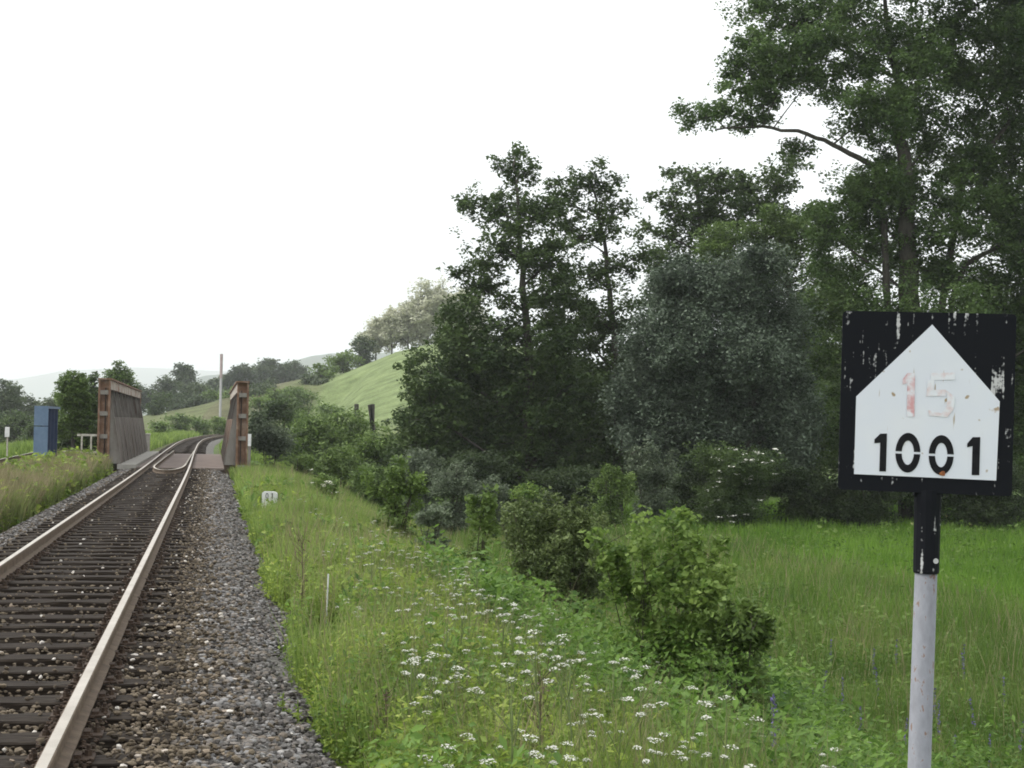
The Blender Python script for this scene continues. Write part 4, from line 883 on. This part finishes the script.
# ------------------------------------------------------------------ grass, weeds and flowers
def in_view(x, y, m=1.18):
    px = x / np.maximum(y, .1) * FPX; return (np.abs(px) < 512 * m + 60) & (y > 3.2)
CLEAR = []
for px_, y0_, y1_, r_ in ((269.5, 30, 35.6, .38), (326.5, 12.6, 15.6, .22)):
    for yy in np.arange(y0_, y1_, .3): CLEAR.append((at(px_, 500, yy)[0], yy, r_))
def low(x, y):
    f = np.ones(len(x))
    for cx, cy, r in CLEAR: f = np.where((x - cx) ** 2 + (y - cy) ** 2 < r * r, .06, f)
    return f
def blades(name, label, m, n, s0, s1, w0, w1, h, wid, p=1.5, lean=.35, d=None, mask=None, cat='grass', wref=10):
    s = pdf_s(n, s0, s1, p); a = rng.uniform(w0, w1, n); x = -ST * s + CT * (a + dev(s)); y = CT * s + ST * (a + dev(s))
    k = in_view(x, y)
    if mask is not None: k &= mask(s, a)
    x, y, s, a = x[k], y[k], s[k], a[k]; n = len(x); z = ground(x, y)
    # tufts: pull blades together
    tx = x + hnoise(x, y, 6, 31) * .12; ty = y + hnoise(x, y, 6, 32) * .12; x, y = tx, ty
    H = h * rng.uniform(.45, 1.15, n) * (1 + .45 * hnoise(x, y, 1.3, 33)) * low(x, y); wd = wid * np.maximum(1, y / wref) * rng.uniform(.7, 1.3, n)
    th = rng.uniform(0, 6.28, n); dx, dy = np.cos(th), np.sin(th); ln = lean * H * rng.uniform(.2, 1.3, n); ph = rng.uniform(0, 6.28, n); lx, ly = np.cos(ph) * ln, np.sin(ph) * ln
    B0 = np.stack([x - dx * wd / 2, y - dy * wd / 2, z - .03], 1); B1 = np.stack([x + dx * wd / 2, y + dy * wd / 2, z - .03], 1)
    M0 = np.stack([x + lx * .35 - dx * wd * .4, y + ly * .35 - dy * wd * .4, z + H * .55], 1); M1 = np.stack([x + lx * .35 + dx * wd * .4, y + ly * .35 + dy * wd * .4, z + H * .55], 1)
    T = np.stack([x + lx, y + ly, z + H], 1)
    V = np.stack([B0, B1, M1, M0, T], 1).reshape(-1, 3); b = np.arange(n)[:, None] * 5
    o = bpy.data.objects.new(name, np_mesh(name, V, b + np.array([[0, 1, 2, 3]]), b + np.array([[3, 2, 4]]), M[m])); link(o)
    tag(o, label, cat, kind='stuff'); return o
def weeds(name, label, m, n, s0, s1, w0, w1, h, leaf, p=1.5, mask=None, per=9, cat='weeds', leaf_ref=12):
    s = pdf_s(n, s0, s1, p); a = rng.uniform(w0, w1, n); x = -ST * s + CT * (a + dev(s)); y = CT * s + ST * (a + dev(s))
    k = in_view(x, y)
    if mask is not None: k &= mask(s, a)
    x, y = x[k], y[k]; n = len(x); z = ground(x, y); H = h * rng.uniform(.35, 1.1, n) * (1 + .6 * hnoise(x, y, 1.6, 41)) * low(x, y)
    t = rng.uniform(.1, 1, (n, per)); r = .09 * (1.2 - t) * np.maximum(1, y / leaf_ref)[:, None] ** .5 + .02
    th = rng.uniform(0, 6.28, (n, per)); P = np.stack([x[:, None] + np.cos(th) * r, y[:, None] + np.sin(th) * r, z[:, None] + t * H[:, None]], -1).reshape(-1, 3)
    sz = np.repeat(leaf * np.maximum(1, y / leaf_ref), per)
    V = leaves_np(P, sz * 1.25, sz * .55, .6)
    o = bpy.data.objects.new(name, np_mesh(name, V, quads_for(len(V) // 4), None, M[m])); link(o)
    tag(o, label, cat, kind='stuff'); return o
def bank_mask(s, a):
    e = .74 + .16 * np.sin(s * .9) + .1 * np.sin(s * 2.3 + 1); return a > e + rng.exponential(.04, len(s))
# near bank top and slope
weeds('weeds', 'dense bright leafy weeds covering the bank beside the ballast', 'weed', 42000, 5, 45, .7, 5.5, .46, .036, 1.6, mask=bank_mask, per=10)
blades('grass', 'green grass blades growing through the weeds on the bank', 'grass', 52000, 5, 60, .7, 6, .56, .0065, 1.5, mask=bank_mask)
blades('grass', 'tall pale grass on the bank top toward the bridge', 'grass', 45000, 24, 60, .72, 4.5, .55, .006, 1.0, mask=bank_mask)
weeds('weeds', 'patches of broad leaved plants on the bank', 'weed_lush', 14000, 6, 40, .8, 5, .5, .05, 1.5, mask=lambda s, a: bank_mask(s, a) & (hnoise(s, a, 1.4, 55) > .05), per=10)
weeds('weeds', 'low yellowish weeds spilling over the edge of the ballast', 'weed', 5000, 6, 22, .6, 1.5, .2, .03, 1.6, mask=bank_mask)
# slope and meadow
blades('grass', 'mixed tall meadow grass on the lower slope', 'grass_mixed', 90000, 8, 50, 4.5, 17, .62, .005, 1.35)
blades('grass', 'dry seed stalks among the meadow grass', 'grass_dry', 9000, 8, 48, 5, 17, .85, .0035, 1.2)
weeds('weeds', 'leafy plants among the meadow grass', 'grass_mixed', 9000, 7, 36, 3.5, 13, .5, .04, 1.4)
blades('grass', 'lush bright green meadow grass in front of the wood', 'grass_meadow', 110000, 26, 76, 5, 46, .5, .006, 1.0)
blades('grass', 'grass among the bushes on the creek bank', 'grass_mixed', 22000, 40, 66, 3.5, 16, .55, .007, 1.0)
weeds('weeds', 'lush nettles and broad leaved plants at the foot of the bank near the sign', 'weed_lush', 13000, 7.5, 19, 2.6, 7.5, .8, .05, 1.3, per=12)
weeds('weeds', 'scattered leafy plants through the bright meadow', 'grass_mixed', 9000, 14, 60, 6, 40, .5, .026, 1.0)
blades('grass', 'tall reddish seed grasses on the bank top', 'grass_dry', 9000, 7, 55, .8, 4.5, .75, .004, 1.4, mask=bank_mask)
# left strip between the tracks, and beyond the second track
lm_ = lambda s, a: (a < -3.55 - .1 * np.sin(s)) & (a > -5.45)
blades('grass', 'tall wild grass on the strip between the two tracks', 'grass_strip', 50000, 22, 57, -5.5, -3.5, .62, .006, 1.1, mask=lm_)
weeds('weeds', 'leafy weeds on the strip between the two tracks', 'weed', 6000, 24, 56, -5.5, -3.6, .7, .04, 1.0, mask=lm_)
blades('grass', 'dry brownish stalks on the strip between the two tracks', 'grass_dry', 42000, 20, 56, -5.5, -3.6, .8, .005, 1.1, mask=lm_)
blades('grass', 'grass verge beyond the second track', 'grass', 40000, 40, 110, -22, -9.1, .6, .008, 1.1)
blades('grass', 'grass beyond the bridge on the left of the curve', 'grass', 40000, 84, 190, -14, -3.7, .7, .010, 1.0, wref=14)
blades('grass', 'grass on the foot of the hill beyond the curving track', 'grass', 40000, 84, 150, .75, 24, .5, .007, .8, wref=14)

# --- umbel flowers
def umbel_proto(seed, H, heads):
    r = np.random.default_rng(seed); root = empty('cow_parsley', (0, 0, 0))
    ms = MB(); tops = []
    ms.tube([(0, 0, 0), (.01, .01, H * .5), (.0, .02, H * .8)], [.005, .004, .003], 5, cap=False)
    for i in range(heads):
        a = 6.28 * i / heads + r.uniform(-.4, .4); rr_ = 0 if i == 0 else r.uniform(.07, .15)
        t = np.array([math.cos(a) * rr_, math.sin(a) * rr_, H * (1 if i == 0 else r.uniform(.84, 1.0))])
        b = np.array([.005, .015, H * r.uniform(.55, .78)]); P = bez(b, t, .03, 5); ms.tube(P, [.003, .0028, .0025, .002, .002], 4, cap=False); tops.append(t)
        for k in range(7):
            e = t + np.array([math.cos(k * .9) * .03, math.sin(k * .9) * .03, .018]); ms.tube([t, e], [.0013, .001], 3, cap=False)
    ms.obj('stem', M['stem'], root)
    P = []
    for i in range(5):
        a = r.uniform(0, 6.28); z_ = H * r.uniform(.1, .6); ln = r.uniform(.1, .2)
        for t in np.linspace(.25, 1, 6):
            for sd_ in (-1, 1):
                P.append((math.cos(a) * ln * t - math.sin(a) * sd_ * .035 * (1.2 - t), math.sin(a) * ln * t + math.cos(a) * sd_ * .035 * (1.2 - t), z_ + .06 * t))
    V = leaves_np(np.array(P), .05, .025, .8); MB().add(V, quads_for(len(V) // 4)).obj('leaves', M['weed'], root)
    for t in tops:
        k = 46; rad = r.uniform(.02, .038); rr_ = rad * np.sqrt(r.uniform(0, 1, k)); a = r.uniform(0, 6.28, k)
        # little umbellets
        P = np.stack([rr_ * np.cos(a), rr_ * np.sin(a), .022 - (rr_ / rad) ** 2 * .012 + r.normal(size=k) * .002], 1)
        V = leaves_np(P, .0085, .0085, 2.5); o = MB().add(V, quads_for(k)).obj('flower_head', M['petal'], root); o.location = t
    return root
protos = [umbel_proto(1, .78, 4), umbel_proto(2, .66, 3), umbel_proto(3, .88, 5), umbel_proto(4, .58, 3)]
grpU = 'white umbel flowers on the bank'
labU = 'white flowered umbel plant standing in the weeds of the bank'
first = [True] * 4
def put_umbel(px, py, Yd=None, sc_=1.0):
    """flower top seen near (px,py): walk along the ray to where the ground is one plant height below"""
    i = random.randrange(4); H = (.78, .66, .88, .58)[i] * sc_
    best = None
    for Yt in np.arange(6.0, 46, .25):
        q_ = at(px, py, Yt); g = gz(q_[0], q_[1])
        if q_[2] - g < H: best = (q_, g); break
    if best is None: return
    q_, g = best
    o = protos[i] if first[i] else copy_tree(protos[i]); first[i] = False
    o.location = (q_[0], q_[1], q_[2] - H); o.rotation_euler = (random.uniform(-.08, .08), random.uniform(-.08, .08), random.uniform(0, 6.28)); o.scale = (sc_, sc_, sc_)
    tag(o, labU, 'wildflower', grpU)
spots = [(395, 528), (405, 533), (380, 540), (420, 545), (365, 548), (350, 560), (400, 552), (430, 556), (448, 558), (372, 566), (390, 570), (412, 566), (440, 572), (455, 570), (465, 575), (362, 582), (380, 590), (400, 590), (430, 592), (460, 585),
         (478, 592), (492, 590), (505, 600), (520, 606), (532, 612), (545, 610), (560, 612), (565, 600), (470, 605), (450, 610), (432, 605), (408, 612), (420, 622), (450, 630), (462, 655), (480, 640), (500, 632), (512, 645), (528, 640), (545, 632), (560, 640), (575, 640),
         (590, 645), (600, 655), (610, 665), (622, 660), (640, 668), (650, 660), (660, 680), (672, 672), (645, 690), (615, 700), (570, 716), (522, 668), (490, 668), (455, 668), (436, 655), (420, 640), (440, 685), (425, 700), (400, 660), (385, 635), (350, 600), (365, 610),
         (690, 690), (700, 680), (715, 700), (725, 720), (740, 725), (755, 715), (770, 722), (600, 725), (560, 745), (520, 740), (650, 740), (690, 745), (720, 750), (760, 752), (800, 748), (820, 760), (470, 735), (450, 748), (430, 760), (540, 690), (580, 680),
         (500, 610), (540, 655), (555, 665), (585, 628), (300, 500), (318, 510), (340, 518), (780, 735), (845, 752), (880, 745), (340, 540), (325, 552), (360, 530), (375, 522), (388, 545), (435, 535), (450, 545), (418, 530), (475, 560), (485, 575), (610, 640), (628, 632)]
for (a, b) in spots:
    put_umbel(a + random.uniform(-3, 3), b, sc_=random.uniform(.65, 1.15))
    if random.random() < .5: put_umbel(a + random.uniform(-22, 22), b + random.uniform(-10, 14), sc_=random.uniform(.6, .95))
# --- blue flower spikes in the meadow
def spike_proto(seed, H):
    r = np.random.default_rng(seed); root = empty('meadow_sage', (0, 0, 0))
    ms = MB(); ms.tube([(0, 0, 0), (.01, 0, H)], [.005, .003], 5, cap=False)
    P = np.stack([r.normal(size=14) * .05, r.normal(size=14) * .05, r.uniform(.05, H * .55, 14)], 1); V = leaves_np(P, .07, .03, .6)
    ms.obj('stem', M['stem'], root); MB().add(V, quads_for(14)).obj('leaves', M['weed'], root)
    k = 60; t = r.uniform(.5, 1, k); a = r.uniform(0, 6.28, k); rr_ = .02 * (1.25 - t)
    V = leaves_np(np.stack([np.cos(a) * rr_ + .01, np.sin(a) * rr_, t * H], 1), .022, .016, .2); MB().add(V, quads_for(k)).obj('flower_spike', M['purple'], root)
    return root
sp = [spike_proto(5, .75), spike_proto(6, .9)]; fs = [True, True]
for (px, py) in [(775, 690), (783, 702), (790, 695), (800, 706), (806, 698), (812, 690), (872, 650), (935, 690), (938, 700), (962, 645), (968, 655), (820, 670), (845, 680), (760, 655), (980, 700), (990, 735), (860, 710), (880, 668), (900, 720), (740, 640), (720, 660), (950, 735), (1005, 680), (1015, 720), (830, 640), (895, 640)]:
    i = random.randrange(2)
    for Yt in np.arange(8, 40, .25):
        q_ = at(px, py, Yt); g = gz(q_[0], q_[1])
        if q_[2] - g < (.75, .9)[i]:
            o = sp[i] if fs[i] else copy_tree(sp[i]); fs[i] = False
            o.location = (q_[0], q_[1], g); o.rotation_euler = (random.uniform(-.15, .15), random.uniform(-.15, .15), random.uniform(0, 6)); tag(o, 'violet blue flower spike in the meadow grass near the sign pole', 'wildflower', 'blue flower spikes in the meadow'); break
# --- dry dark stalks standing in the weeds
def stalk(px, pyb, pyt, Yd, label):
    p = at(px, pyb, Yd); z = gz(p[0], Yd); t = at(px, pyt, Yd)[2] - z; e = MB()
    e.tube([(0, 0, -.02), (.01, .01, t * .5), (.0, .0, t)], [.007, .005, .002], 5, cap=False)
    for i in range(22):
        zz = t * rng.uniform(.3, .95); a = rng.uniform(0, 6.28); l = t * .18 * rng.uniform(.5, 1.2)
        e.tube([(0, 0, zz), (math.cos(a) * l * .6, math.sin(a) * l * .6, zz + l * .6), (math.cos(a) * l * .8, math.sin(a) * l * .8, zz + l * 1.2)], [.003, .002, .001], 3, cap=False)
    P = rng.normal(size=(70, 3)) * [.035, .035, 0] + np.stack([np.zeros(70), np.zeros(70), t * rng.uniform(.35, 1, 70)], 1)
    e.add(leaves_np(P, .022, .012, .3), quads_for(70))
    o = e.obj('dry_stalk', M['stem_dry'], None, loc=(p[0], Yd, z)); tag(o, label, 'plant')
stalk(538, 790, 672, 8.2, 'dark dry dock stalk in the foreground weeds, tallest at the bottom edge')
stalk(384, 770, 690, 9.0, 'thin dark dry stalk in the foreground weeds near the ballast edge')
stalk(301, 605, 535, 15.5, 'dark dry stalk left of the thin white stake')
for px, py, Yd in ((283, 695, 10.2), (298, 695, 10.1)):
    p = at(px, py, Yd); z = gz(p[0], Yd); P = rng.normal(size=(30, 3)) * [.02, .02, .045] + [0, 0, .09]
    o = MB().tube([(0, 0, -.12), (0, 0, .2)], .004, 5).add(leaves_np(P, .05, .012, .1), quads_for(30)).obj('seedling', M['weed'], None, loc=(p[0], Yd, z + .08))
    tag(o, 'tiny green seedling in the ballast, ' + ('left' if px < 290 else 'right') + ' of a pair', 'plant')
# ------------------------------------------------------------------ haze
hz = MB(); hz.box(-7600, 7600, -60, 10600, -12, 460)
hm = bpy.data.materials.new('haze'); hm.use_nodes = True; nt = hm.node_tree; nt.nodes.clear()
pv = nt.nodes.new('ShaderNodeVolumePrincipled'); pv.inputs['Density'].default_value = .00026; pv.inputs['Color'].default_value = (.93, .955, .985, 1); pv.inputs['Anisotropy'].default_value = .2
oo = nt.nodes.new('ShaderNodeOutputMaterial'); nt.links.new(pv.outputs[0], oo.inputs['Volume'])
o = hz.obj('haze', hm); tag(o, 'thin pale summer haze over the valley', kind='stuff')
